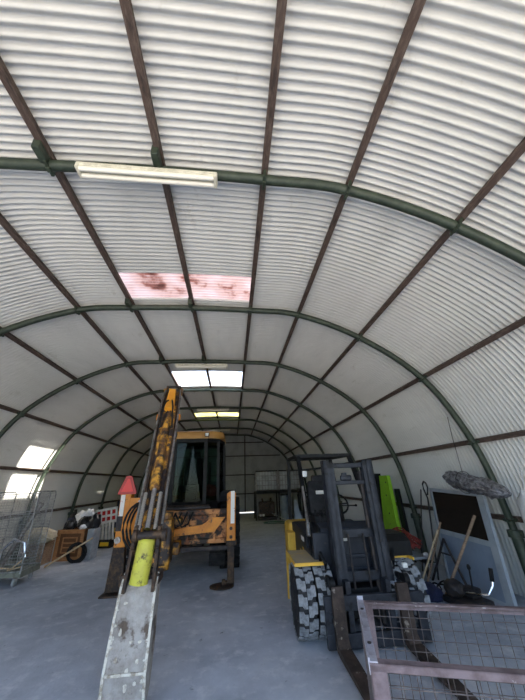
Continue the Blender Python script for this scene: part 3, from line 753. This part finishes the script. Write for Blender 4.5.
mb = MB(); mb.bb((-.004, 0, LH-.05), (.004, LD, LH+.02)); mb.bb((0, 0, LH-.004), (.045, LD+.03, LH+.006)); mb.bb((0, LD-.01, LH-.03), (.045, LD, LH+.03))
lf = pb(mb, 'side_rail', 'rail_pale')
for y in (.2, .72):
    mb = MB(); mb.lathe([(.012, 0), (.012, .008)], (.022, y, LH+.004), 'z', 8); pb(mb, 'bolt', 'darkiron', lf)
mb = MB(); mb.bb((LW-.05, 0, LH-.006), (LW, LD, LH)); mb.bb((LW-.007, 0, LH-.05), (LW, LD, LH)); pb(mb, 'side_rail', 'rail_purple')
for x0_, x1_ in ((0.0, .0), (LW, LW)):
    mb = MB(); mb.bb((x0_-.004, 0, .11), (x0_+.004, LD, .16)); pb(mb, 'side_bottom_rail', 'rail_purple')
def wiremesh(p0, du, dv, nu, nv, r=.0022):
    mb = MB(); p0, du, dv = Vector(p0), Vector(du), Vector(dv)
    for i in range(nu+1): a = p0+du*(i/nu); mb.tube([a, a+dv], r, 4)
    for j in range(nv+1): a = p0+dv*(j/nv); mb.tube([a, a+du], r, 4)
    return mb
H0 = .16
pb(wiremesh((.085, .006, H0), (LW-.17, 0, 0), (0, 0, LH-.03-H0), 18, 9, .0028), 'front_mesh', 'mesh_wire')
pb(wiremesh((.085, LD-.006, H0), (LW-.17, 0, 0), (0, 0, LH-.03-H0), 18, 9, .0028), 'back_mesh', 'mesh_wire')
pb(wiremesh((.004, .06, H0), (0, LD-.12, 0), (0, 0, LH-.03-H0), 11, 9), 'side_mesh', 'mesh_wire')
pb(wiremesh((LW-.004, .06, H0), (0, LD-.12, 0), (0, 0, LH-.03-H0), 11, 9), 'side_mesh', 'mesh_wire')
mb = MB(); mb.bb((.01, .01, .12), (LW-.01, LD-.01, .13)); pb(mb, 'base_plate', 'deck')

# ------------------------------------------------------------------ left side: mesh roll cages
def rollcage(loc, rz, label, L=1.35, D=.72):
    t = thing('roll_cage', label, 'trolley', loc, rz, 'wire roll cages by the left wall')
    Hh = 1.66
    def tb(mb, name, m, parent=t, smooth=False): return mb.build(name, m, parent, smooth, False)
    mb = MB(); mb.bb((-L/2, -D/2, .19), (L/2, D/2, .225), .006); mb.bb((-L/2, -D/2-.01, .17), (L/2, -D/2+.02, .25), .004); mb.bb((-L/2, D/2-.02, .17), (L/2, D/2+.01, .25), .004); mb.bb((L/2-.01, -D/2, .15), (L/2+.02, D/2, .25), .004); tb(mb, 'deck', 'deck')
    for sx in (-1, 1):
        for sy in (-1, 1):
            x, y = sx*(L/2-.1), sy*(D/2-.08)
            mb = MB(); mb.lathe([(.02, -.022), (.06, -.022), (.073, -.012), (.073, .012), (.06, .022), (.02, .022)], (x+.0, y, .074), 'x' if sx > 0 else 'y', 18); w = tb(mb, 'castor', 'greybox', t, True)
            mb = MB(); mb.bb((x-.03, y-.035, .13), (x+.03, y+.035, .19), .006); 
            mb.beam((x-.026, y-.0, .07), (x-.026, y, .15), .008, .03); mb.beam((x+.026, y, .07), (x+.026, y, .15), .008, .03); tb(mb, 'castor_fork', 'steel', w)
    for sx in (-1, 1):
        x = sx*L/2
        mb = MB(); c = .07
        mb.tube([(x, -D/2, .22), (x, -D/2, Hh-c), (x, -D/2+c*.3, Hh-c*.3), (x, -D/2+c, Hh), (x, D/2-c, Hh), (x, D/2-c*.3, Hh-c*.3), (x, D/2, Hh-c), (x, D/2, .22)], .014, 8)
        fr = tb(mb, 'end_frame', 'wire', t, True)
        tb(wiremesh((x, -D/2, .26), (0, D, 0), (0, 0, Hh-.32), 12, 24, .0026), 'wire_panel', 'wire', fr)
    for sy, h in ((-1, 1.25), (1, 1.62)):
        mb = MB(); y = sy*D/2
        mb.tube([(-L/2, y, .26), (L/2, y, .26)], .009, 6); mb.tube([(-L/2, y, h), (L/2, y, h)], .009, 6); mb.tube([(-L/2, y, (h+.26)/2), (L/2, y, (h+.26)/2)], .008, 6)
        fr = tb(mb, 'side_frame', 'wire', t, True)
        tb(wiremesh((-L/2, y, .26), (L, 0, 0), (0, 0, h-.26), 26, int((h-.26)/.055), .0024), 'wire_panel', 'wire', fr)
    return t
ca = rollcage((-4.78, 7.72, 0), R(3), 'wire mesh roll cage loaded with pipes, nearest in view on the left')
cb = rollcage((-5.02, 8.48, 0), R(-2), 'second wire roll cage standing behind the loaded one', .82, .62)
# pipes and scrap in the first cage
mb = MB(); mb.cyl((-4.75, 7.86, .27), (-4.30, 7.9, 1.35), .045); mb.cyl((-4.30, 7.9, 1.35), (-4.27, 7.9, 1.42), .055); single(mb, 'pipe', 'steel', 'grey steel pipe leaning inside the loaded roll cage', 'pipe', (-4.75, 7.86, .24), None, True)
mb = MB(); mb.tube([(-4.7, 7.66, .262), (-4.68, 7.66, .6), (-4.5, 7.66, .78), (-4.3, 7.68, .7), (-4.22, 7.68, .45)], .03, 8); single(mb, 'exhaust_pipe', 'chrome', 'bent shiny exhaust pipe lying in the loaded roll cage', 'pipe', (-4.7, 7.66, .24), None, True)
mb = MB(); mb.blob((-5.08, 7.72, .38), (.26, .2, .17), 4, .4, 3); single(mb, 'scrap_bundle', 'darkiron', 'dark bundle of scrap in the loaded roll cage', 'scrap', (-5.08, 7.72, .24), None, True)
mb = MB(); mb.tube([(-4.75, 7.4, .27), (-4.5, 7.38, .34), (-4.3, 7.45, .30), (-4.18, 7.52, .42), (-4.2, 7.6, .3), (-4.4, 7.5, .27)], .015, 6); single(mb, 'rope', 'palewood', 'pale rope lying on the roll cage deck', 'rope', (-4.5, 7.4, .24), None, True)
# beige covered thing
mb = MB(); mb.bb((-5.0, 9.05, 0), (-4.66, 9.65, .48), .01)
for z in (.12, .26, .40): mb.bb((-5.02, 9.03, z-.035), (-4.64, 9.05, z+.035), .004)
single(mb, 'crate', 'wood2', 'weathered grey brown crate under the beige cover, left of the wooden box', 'crate', (-4.75, 9.4, 0))
mb = MB(); mb.blob((-4.84, 9.2, .63), (.38, .40, .19), 9, .2, 1.6); mb.tube([(-5.1, 8.95, .58), (-4.9, 8.9, .66), (-4.6, 8.92, .66), (-4.4, 9.0, .56)], .02, 6); single(mb, 'tarpaulin', 'beige', 'beige folded cover heaped on the grey brown crate', 'cover', (-4.78, 9.35, .48), None, True)
# wooden box
t = thing('wooden_box', 'brown stained wooden box with a framed panel front', 'box', (-4.22, 9.80, 0), R(-8))
mb = MB(); mb.bb((-.36, -.22, 0), (.36, .22, .03)); mb.bb((-.36, -.22, .03), (.36, -.20, .7)); mb.bb((-.36, .20, .03), (.36, .22, .7)); mb.bb((-.36, -.22, .03), (-.34, .22, .7)); mb.bb((.34, -.22, .03), (.36, .22, .7)); mb.build('body', 'wood_dark', t, False, False)
mb = MB(); mb.bb((-.37, -.245, .0), (.37, -.22, .09), .004); mb.bb((-.37, -.245, .61), (.37, -.22, .70), .004); mb.bb((-.37, -.245, .0), (-.28, -.22, .7), .004); mb.bb((.28, -.245, 0), (.37, -.22, .7), .004)
mb.bb((-.2, -.235, .17), (.2, -.222, .2), .003); mb.bb((-.2, -.235, .5), (.2, -.222, .53), .003); mb.bb((-.2, -.235, .17), (-.17, -.222, .53), .003); mb.bb((.17, -.235, .17), (.2, -.222, .53), .003)
for z in (.28, .38): mb.bb((-.17, -.232, z), (.17, -.222, z+.03), .003)
mb.build('front_frame', 'wood', t, False, False)
t = thing('grey_cabinet', 'small pale grey cabinet standing right of the wooden box', 'cabinet', (-3.70, 9.70, 0), R(-8))
mb = MB(); mb.bb((-.09, -.2, .02), (.09, .12, .7), .01); mb.build('body', 'greybox', t, False, False)
mb = MB(); mb.bb((-.08, -.212, .05), (.08, -.2, .67), .006); d = mb.build('door', 'greybox', t, False, False)
# bags on top
for k, (x, y, z, s, m, lab) in enumerate((
    (-4.02, 9.78, .70, (.22, .2, .2), 'bagblack', 'black bin bag in the middle of the wooden box top'),
    (-3.74, 9.72, .70, (.15, .15, .24), 'bagblack', 'tall black bin bag over the grey cabinet'),
    (-4.36, 9.70, .70, (.15, .15, .15), 'bagblack', 'small black bin bag at the left end of the wooden box'))):
    mb = MB(); mb.blob((x, y, z+s[2]*.75), s, k+2, .35, 2.4); [setattr(v, 'co', Vector((x, y, z))+(v.co-Vector((x, y, z)))*.86) for v in mb.bm.verts]; single(mb, 'bin_bag', m, lab, 'bag', (x, y, z), 'black bags on the wooden box', True)
for k, (x, y, z, s, lab) in enumerate(((-3.90, 9.62, 1.0, (.12, .09, .10), 'white carrier bag on top of the black bin bags'), (-4.22, 9.98, .80, (.16, .1, .18), 'white plastic bag behind the black bin bags'), (-3.98, 9.56, .70, (.08, .05, .06), 'crumpled white bag at the front edge of the wooden box'))):
    mb = MB(); mb.blob((x, y, z+s[2]*.75), s, k+12, .4, 2.2); single(mb, 'plastic_bag', 'bagwhite', lab, 'bag', (x, y, z), 'white bags on the wooden box', True)
mb = MB(); mb.blob((-4.62, 10.24, .62), (.16, .14, .30), 21, .25, 2); single(mb, 'blue_bag', 'blue', 'blue cloth bag behind the left end of the wooden box', 'bag', (-4.62, 10.24, .4), None, True)
mb = MB(); mb.bb((-4.86, 10.1, 0), (-4.5, 10.4, .385), .01); single(mb, 'storage_crate', 'darkiron', 'dark crate under the blue cloth bag behind the wooden box', 'crate', (-4.68, 10.25, 0))
t = thing('black_canister', 'black canister standing behind the blue cloth bag against the wall', 'canister', (-4.72, 10.62, 0))
mb = MB(); mb.lathe([(.13, 0), (.14, .02), (.14, .95), (.1, 1.0), (.05, 1.03)], (0, 0, 0), 'z', 20); mb.build('body', 'black', t, True, False)
mb = MB(); mb.cyl((0, 0, 1.02), (0, 0, 1.12), .045); mb.build('cap', 'black', t, True, False)
# hose coil and broom handle
mb = MB()
for k in range(4):
    rr_ = .21-.022*(k % 2); c = Vector((-3.88-.03*k, 9.28+.035*k, .21))
    mb.tube([c+Vector((rr_*math.cos(a)*.86, rr_*math.cos(a)*.35-.03*math.sin(a), rr_*math.sin(a))) for a in [i*math.pi/12 for i in range(24)]], .024, 8, True)
single(mb, 'hose_coil', 'rubber', 'coil of black rubber hose leaning on the wooden box front', 'hose', (-3.9, 9.3, 0), None, True)
mb = MB(); mb.cyl((-4.42, 8.92, .02), (-3.46, 9.0, .56), .02, 10); single(mb, 'pole', 'palewood', 'pale wooden pole slanting across the black hose coil', 'pole', (-4.42, 9.12, 0), None, True)
# traffic barrier
t = thing('traffic_barrier', 'white plastic traffic barrier with red reflective blocks', 'barrier', (-4.10, 11.75, 0), R(-14))
RX = Matrix.Rotation(R(-10), 4, 'X')
def tbb(mb, name, m, par=t): 
    mb.bm.transform(Matrix.Rotation(R(-8), 4, 'Y')); return mb.build(name, m, par, False, False)
mb = MB()
mb.bb((-.38, -.02, 1.0), (.38, .02, 1.06), .005); mb.bb((-.38, -.02, .62), (.38, .02, .68), .005); mb.bb((-.38, -.02, .80), (.38, .02, .86), .005)
for k in range(5): x = -.36+.18*k; mb.bb((x-.03, -.02, .6), (x+.03, .02, 1.06), .005)
for k in range(4): x = -.1+.12*k; mb.bb((x-.03, -.018, .06), (x+.03, .018, .64), .005)
mb.bb((-.3, -.03, .05), (.38, .03, .11), .005)
bf = tbb(mb, 'panel', 'white')
for r_ in range(2):
    for k in range(4):
        x = -.27+.18*k; z = .87+.0 if r_ else .69
        mb = MB(); mb.bb((x-.055, -.012, z), (x+.055, .012, z+.12 if r_ else z+.11)); tbb(mb, 'reflector', 'red_dark', bf)
for x in (-.2, .3):
    mb = MB(); mb.box((x, 0, .04), (.09, .5, .07), None, .02); mb.build('foot', 'rubber', t, False, False)
t = thing('bollard', 'black bollard with yellow bands beside the traffic barrier', 'bollard', (-3.98, 12.2, 0))
mb = MB(); mb.lathe([(.16, 0), (.16, .08), (.09, .12), (.09, 1.22), (.05, 1.28)], (0, 0, 0), 'z', 20); mb.build('post', 'black', t, True, False)
for z in (.30, .62): mb = MB(); mb.lathe([(.093, 0), (.096, .005), (.096, .125), (.093, .13)], (0, 0, z), 'z', 20); mb.build('band', 'caution_yellow', t, True, False)
t = thing('parking_block', 'low black and yellow rubber block at the foot of the barrier', 'block', (-3.95, 11.25, 0), R(-10))
mb = MB(); mb.prism([(-.14, 0), (.14, 0), (.09, .2), (-.09, .2)], lambda a, b, s: (-.24+s*.48, a, b)); mb.build('body', 'rubber', t, False, False)
mb = MB(); mb.bb((-.06, -.15, .06), (.2, -.115, .16), .004); mb.build('yellow_patch', 'caution_yellow', t, False, False)

# ------------------------------------------------------------------ far end: tanks on a rack
t = thing('pallet_rack', 'dark steel rack carrying the caged tanks at the end wall', 'rack', (2.35, 16.9, 0))
mb = MB()
for x in (1.18, 2.36, 3.55):
    for y in (16.42, 17.4): mb.bb((x-.03, y-.03, 0), (x+.03, y+.03, 1.2), .004)
for y in (16.42, 17.4): mb.bb((1.15, y-.03, 1.18), (3.58, y+.03, 1.26), .004)
for k in range(8): x = 1.2+k*.335; mb.bb((x-.03, 16.42, 1.22), (x+.03, 17.4, 1.258), .003)
mb.build('frame', 'black', t)
def ibc(x, label):
    t = thing('caged_tank', label, 'tank', (x, 16.9, 1.265), 0, 'caged tanks on the rack')
    mb = MB(); mb.box((0, 0, .50), (1.02, .86, .86), None, .08); mb.lathe([(.1, 0), (.1, .04)], (0, 0, .93), 'z', 16); mb.build('tank', 'ibc', t, True, False)
    mb = MB()
    for y in (-.46, .46):
        for k in range(8): xx = -.54+k*1.08/7; mb.tube([(xx, y, .03), (xx, y, .96)], .012, 5)
        for z in (.05, .28, .5, .73, .95): mb.tube([(-.55, y, z), (.55, y, z)], .012, 5)
    for xx in (-.55, .55):
        for k in range(6): y = -.46+k*.184; mb.tube([(xx, y, .03), (xx, y, .96)], .012, 5)
        for z in (.05, .28, .5, .73, .95): mb.tube([(xx, -.46, z), (xx, .46, z)], .012, 5)
    mb.build('cage', 'steel', t, False, False)
    mb = MB(); mb.bb((-.57, -.48, 0), (.57, .48, .04)); mb.bb((-.57, -.49, .94), (.57, -.45, .98)); mb.build('base', 'black', t, False, False)
    return t
i1 = ibc(1.76, 'white tank in a wire cage, left one on the far rack')
i2 = copy_tree(i1); i2.location = (2.96, 16.9, 1.265); i2['label'] = 'white tank in a wire cage, right one on the far rack behind the forklift guard'
# engine with lamps on the floor below
t = thing('engine', 'dark engine block standing on a pallet under the left caged tank', 'engine', (1.72, 16.6, 0))
mb = MB(); mb.bb((-.38, -.28, .18), (.38, .3, .80), .03); mb.lathe([(.22, 0), (.22, .06)], (-.1, -.34, .55), 'y', 20); mb.bb((.1, -.4, .3), (.34, -.28, .72), .03); mb.cyl((.2, -.2, .75), (.2, -.2, .98), .05); mb.cyl((-.15, -.2, .7), (-.25, -.25, .95), .04)
for k in range(4): mb.bb((-.25+k*.13, -.31, .3), (-.18+k*.13, -.27, .7), .006)
mb.build('block', 'greasy', t, False, False)
mb = MB(); mb.bb((-.42, -.38, .02), (.45, .38, .06)); mb.bb((-.42, -.38, .12), (.45, .38, .15))
for y in (-.36, 0, .3): mb.bb((-.42, y, .04), (.45, y+.06, .13))
mb.build('pallet', 'darkiron', t, False, False)
for x in (-.34, -.2, .36): mb = MB(); mb.box((x, -.40, .24), (.11, .05, .1), None, .02); mb.build('lamp', 'white', t, False, False)
t = thing('plastic_drum', 'grey blue plastic drum beside the engine at the far end', 'drum', (2.62, 16.1, 0))
mb = MB(); mb.lathe([(.24, 0), (.27, .03), (.28, .3), (.265, .33), (.28, .36), (.28, .78), (.265, .81), (.28, .84), (.27, 1.08), (.24, 1.12)], (0, 0, 0), 'z', 28); mb.build('body', 'drum', t, True, False)
mb = MB(); mb.lathe([(.285, 0), (.29, .01), (.29, .05), (.25, .06)], (0, 0, 1.08), 'z', 28); mb.build('lid', 'black', t, True, False)
mb = MB(); mb.prism([(0, 0), (.42, 0), (.12, .95), (0, .95)], lambda a, b, s: (2.72+a*.9, 14.5+s*.03-.1*b, b)); single(mb, 'board', 'board', 'pale offcut board propped upright near the grey blue drum', 'board', (2.75, 14.3, 0))
mb = MB(); mb.tube([(1.9+.45*math.cos(a)+.05*math.sin(3*a), 15.3+.28*math.sin(a), .02) for a in [i*math.pi/12 for i in range(20)]]+[(2.5, 14.7, .02), (2.9, 14.4, .05)], .02, 6); single(mb, 'garden_hose', 'teal', 'teal green hose looped on the floor before the drum', 'hose', (1.9, 15.3, 0), None, True)
mb = MB(); mb.cyl((1.95, 16.2, .3), (2.75, 13.9, .03), .025, 8); single(mb, 'pole', 'greybox', 'pale pole lying from the engine pallet towards the forklift', 'pole', (2.75, 13.9, 0), None, True)

# ------------------------------------------------------------------ right wall
def quadbox(mb, a, b, c, d, th):
    a, b, c, d = map(Vector, (a, b, c, d)); n = (b-a).cross(d-a).normalized()*th
    v = [a, b, c, d, a+n, b+n, c+n, d+n]; mb._add(v, [[0, 3, 2, 1], [4, 5, 6, 7], [0, 1, 5, 4], [1, 2, 6, 5], [2, 3, 7, 6], [3, 0, 4, 7]]); return mb
# lime box leaning on the wall
t = thing('green_panel', 'tall lime green metal panel leaning on the right wall behind the forklift', 'panel', (3.7, 8.0, 0))
mb = MB(); quadbox(mb, (3.86, 7.62, 0), (3.86, 8.46, 0), (3.92, 8.26, 1.76), (3.92, 7.84, 1.76), .09); mb.build('face', 'lime_box', t)
mb = MB()
for z in (.5, .9, 1.3, 1.6): mb.lathe([(.018, 0), (.018, .02)], (3.86+.034*z-.012, 7.98+.05*math.sin(z*7), z), 'x', 8)
mb.build('bolt', 'darkiron', t)
mb = MB(); quadbox(mb, (3.84, 8.52, 0), (3.84, 8.95, 0), (3.90, 8.75, 1.82), (3.90, 8.36, 1.82), .12)
for z in (.5, .7, .9, 1.1, 1.3, 1.5): mb.bb((3.80+.033*z, 8.52-.08*z, z), (3.86+.033*z, 8.9-.08*z, z+.05), .006)
single(mb, 'ribbed_panel', 'black', 'black ribbed panel leaning beyond the lime green panel', 'panel', (3.7, 8.5, 0))
mb = MB(); quadbox(mb, (3.96, 7.40, 0), (3.96, 7.62, 0), (4.02, 7.78, 1.45), (4.02, 7.62, 1.45), .06); single(mb, 'black_board', 'black', 'narrow black board leaning on the near side of the lime green panel', 'board', (3.8, 7.55, 0))
# door panel
t = thing('door_leaf', 'grey door leaf with a smoked window leaning on the right wall', 'door', (3.95, 5.4, 0))
a0, a1 = Vector((3.85, 6.10, 0)), Vector((3.85, 4.72, 0)); u_ = Vector((0, -1, 0)); tp = Vector((.25, .0, 1.45))
def dp(u, v, off=0):
    p = a0*(1-u)+a1*u; q = Vector((4.10, 6.40, 1.48))*(1-u)+Vector((4.10, 5.0, 1.42))*u
    nrm = (a1-a0).cross(Vector((.25, 0, 1.45))).normalized()
    if nrm.x > 0: nrm = -nrm
    return p*(1-v)+q*v+nrm*off
def dslab(mb, u0, u1, v0, v1, o0, o1):
    v = [dp(u0, v0, o0), dp(u1, v0, o0), dp(u1, v1, o0), dp(u0, v1, o0), dp(u0, v0, o1), dp(u1, v0, o1), dp(u1, v1, o1), dp(u0, v1, o1)]
    mb._add(v, [[0, 3, 2, 1], [4, 5, 6, 7], [0, 1, 5, 4], [1, 2, 6, 5], [2, 3, 7, 6], [3, 0, 4, 7]])
mb = MB(); dslab(mb, .04, .96, .02, .50, -.01, .02); mb.build('lower_panel', 'doorpanel', t)
mb = MB(); dslab(mb, 0, .04, 0, 1, -.02, .03); dslab(mb, .90, 1, 0, 1, -.02, .03); dslab(mb, 0, 1, .96, 1, -.02, .03); dslab(mb, 0, 1, .48, .53, -.02, .028); dslab(mb, 0, 1, 0, .03, -.02, .03); mb.build('frame', 'doorframe', t)
mb = MB(); dslab(mb, .03, .91, .525, .965, .0, .008); mb.build('pane', 'doorglass', t)
# crinkled roll hung by wire
mb = MB()
c0, c1 = Vector((3.62, 5.12, 1.68)), Vector((3.62, 3.95, 1.46))
b = bmesh.new(); bmesh.ops.create_icosphere(b, subdivisions=5, radius=1)
for v in b.verts:
    a = v.co.copy(); t_ = (a.x+1)/2
    cap = min(1.0, (1-abs(a.x)**5))
    rr_ = (.145-.035*t_) if t_ < .9 else (.145-.035*t_)*(1-(t_-.9)*6)
    rad = Vector((a.y, a.z)); rad = rad.normalized() if rad.length > 1e-5 else rad
    k = rr_*max(.15, min(1, (1-a.x*a.x)**.25))
    nz = noise.fractal(Vector((a.x*5, rad.x*2.2, rad.y*2.2)), 1.0, 2.0, 4)*.034
    v.co = c0+(c1-c0)*t_+Vector(((k+nz)*rad.x, nz*.6, (k*.95+nz)*rad.y))
mb._merge(b, Matrix())
roll = single(mb, 'sheet_bundle', 'foil', 'crinkled silver grey bundle hung by wire above the grey door leaf', 'bundle', (3.62, 4.55, 1.57), None, True)
mb = MB(); mb.tube([(3.62, 4.72, 1.72), (3.63, 4.73, 2.3), (3.67, 4.76, 2.62)], .006, 5); mb.tube([(3.62+.15*math.cos(a), 4.72, 1.60+.16*math.sin(a)) for a in [i*math.pi/8 for i in range(16)]], .005, 5, True)
mb.bm.transform(Matrix.Translation((-3.62, -4.55, -1.57))); w = mb.build('hanging_wire', 'darkiron'); w.parent = roll
mb = MB(); mb.tube([(3.67, 4.765, 2.55), (3.9, 4.765, 2.45)], .006, 5); mb.bm.free()
# white sack at the frame edge
mb = MB(); mb.blob((4.08, 4.22, 1.12), (.1, .16, .36), 31, .2, 1.4); mb.tube([(4.08, 4.22, 1.4), (4.15, 4.25, 1.6), (4.19, 4.25, 1.75)], .008, 5); single(mb, 'white_sack', 'bagwhite', 'white sack hanging at the right wall by the hoop foot', 'sack', (4.1, 4.22, 1.1), None, True)
# bench with canvas roll and red rope
t = thing('low_bench', 'low dark bench under the red rope beside the forklift', 'bench', (3.35, 6.9, 0), R(6))
mb = MB(); mb.bb((-.25, -.65, .3), (.3, .6, .34), .006); mb.build('top', 'greybox', t, False, False)
for x in (-.2, .2):
    for y in (-.6, .52): mb = MB(); mb.bb((x-.02, y-.02, 0), (x+.02, y+.02, .3)); mb.build('leg', 'darkiron', t, False, False)
mb = MB(); pts = [(3.22+.02*k, 7.35-.16*k, .44+.01*math.sin(k)) for k in range(7)]
mb.tube(pts, .10, 12); 
for k in range(6): mb.tube([(3.22+.02*k+.11*math.cos(a), 7.3-.16*k, .44+.108*math.sin(a)) for a in [i*math.pi/6 for i in range(12)]], .014, 5, True)
single(mb, 'canvas_roll', 'canvas', 'rolled olive canvas lying on the low dark bench', 'canvas', (3.3, 6.9, .34), None, True)
mb = MB()
for k in range(16):
    ph = rnd.uniform(0, 6); z0 = .57+.008*k
    q = [(3.42+.06*math.sin(ph+i*.9)+.012*k, 7.25-.115*i+.05*math.cos(ph+i), z0+.04*math.sin(i*1.3+ph)-.012*i) for i in range(9)]
    mb.tube(q, .011, 6)
single(mb, 'rope_heap', 'redhose', 'heap of faded red rope on top of the olive canvas', 'rope', (3.45, 6.7, .5), None, True)
mb = MB(); mb.blob((3.60, 6.24, .375), (.05, .07, .04), 3, .4, 2, 2); single(mb, 'white_rag', 'bagwhite', 'scrap of white rag at the near end of the red rope', 'rag', (3.60, 6.24, .345), None, True)
# bars and sticks
def stick(name, m, label, cat, p0, p1, r, group=None):
    mb = MB(); mb.cyl(p0, p1, r, 8); return single(mb, name, m, label, cat, p0, group, True)
stick('wooden_stick', 'palewood', 'pale wooden stick leaning in front of the red rope', 'stick', (3.22, 5.96, 0), (3.78, 5.98, .80), .016)
stick('wooden_stick', 'wood2', 'grey brown stick leaning just behind the pale wooden stick', 'stick', (3.44, 6.10, 0), (3.96, 6.12, .90), .018)
stick('wooden_pole', 'wood2', 'brown wooden pole leaning across the grey door leaf', 'pole', (3.28, 5.38, .02), (3.93, 5.12, 1.10), .022)
mb = MB(); mb.tube([(3.70, 6.18, .0), (3.93, 6.30, 1.30), (3.95, 6.40, 1.46), (3.96, 6.42, 1.56), (3.96, 6.36, 1.61), (3.95, 6.28, 1.58), (3.94, 6.24, 1.50), (3.93, 6.28, 1.36)], .016, 8); single(mb, 'looped_bar', 'darkiron', 'long black iron bar with a looped handle beside the door leaf', 'bar', (3.70, 6.18, 0), None, True)
stick('iron_rod', 'darkiron', 'thin black rod leaning on the wall left of the looped bar', 'rod', (3.75, 6.75, 0), (4.08, 6.72, 1.45), .014)
t = thing('trestle', 'dark A-shaped iron trestle standing before the grey door leaf', 'trestle', (3.6, 5.7, 0))
for p0, p1 in (((3.60, 6.20, 0), (3.68, 5.72, .70)), ((3.64, 5.28, 0), (3.68, 5.72, .70))):
    mb = MB(); mb.cyl(p0, p1, .02, 8); mb.build('leg', 'darkiron', t, True)
mb = MB(); mb.cyl((3.66, 5.88, .48), (3.67, 5.58, .48), .014, 6); mb.build('crossbar', 'darkiron', t, True)
mb = MB(); mb.blob((3.02, 5.34, .09), (.15, .17, .12), 41, .3, 2); single(mb, 'blue_bag', 'blue', 'dark blue cloth bag on the floor by the door leaf', 'bag', (3.05, 5.22, 0), None, True)
# small machine with handlebar
t = thing('plate_machine', 'small dark machine with chrome handlebar and black grips by the door leaf', 'machine', (3.35, 5.0, 0), R(10))
mb = MB(); mb.bb((-.2, -.22, .02), (.25, .25, .10), .02); mb.blob((-.08, .1, .2), (.13, .14, .12), 5, .2, 2); mb.bb((.02, -.1, .1), (.2, .1, .22), .02); mb.build('body', 'darkiron', t, True, False)
mb = MB(); mb.tube([(-.05, .05, .16), (.02, -.15, .18), (.1, -.3, .20), (.17, -.33, .30), (.19, -.33, .36)], .016, 8); mb.build('handlebar', 'chrome', t, True, False)
mb = MB(); mb.cyl((.19, -.33, .35), (.21, -.34, .50), .026, 10); mb.build('grip', 'rubber', t, True, False)
mb = MB(); mb.cyl((.05, -.1, .2), (.06, -.12, .46), .012, 8); mb.blob((.06, -.12, .48), (.025, .025, .04), 1, .1, 1, 2); mb.build('lever', 'rubber', t, True, False)
mb = MB(); 
for k in range(3): mb.tube([(3.15+.1*k+.1*math.cos(a), 5.72-.12*k+.1*math.sin(a), .03+.05*k+.03*math.sin(2*a)) for a in [i*math.pi/7 for i in range(14)]], .012, 6, True)
single(mb, 'cable_coil', 'rubber', 'tangled black cable on the floor behind the blue bag', 'cable', (3.2, 5.6, 0), None, True)
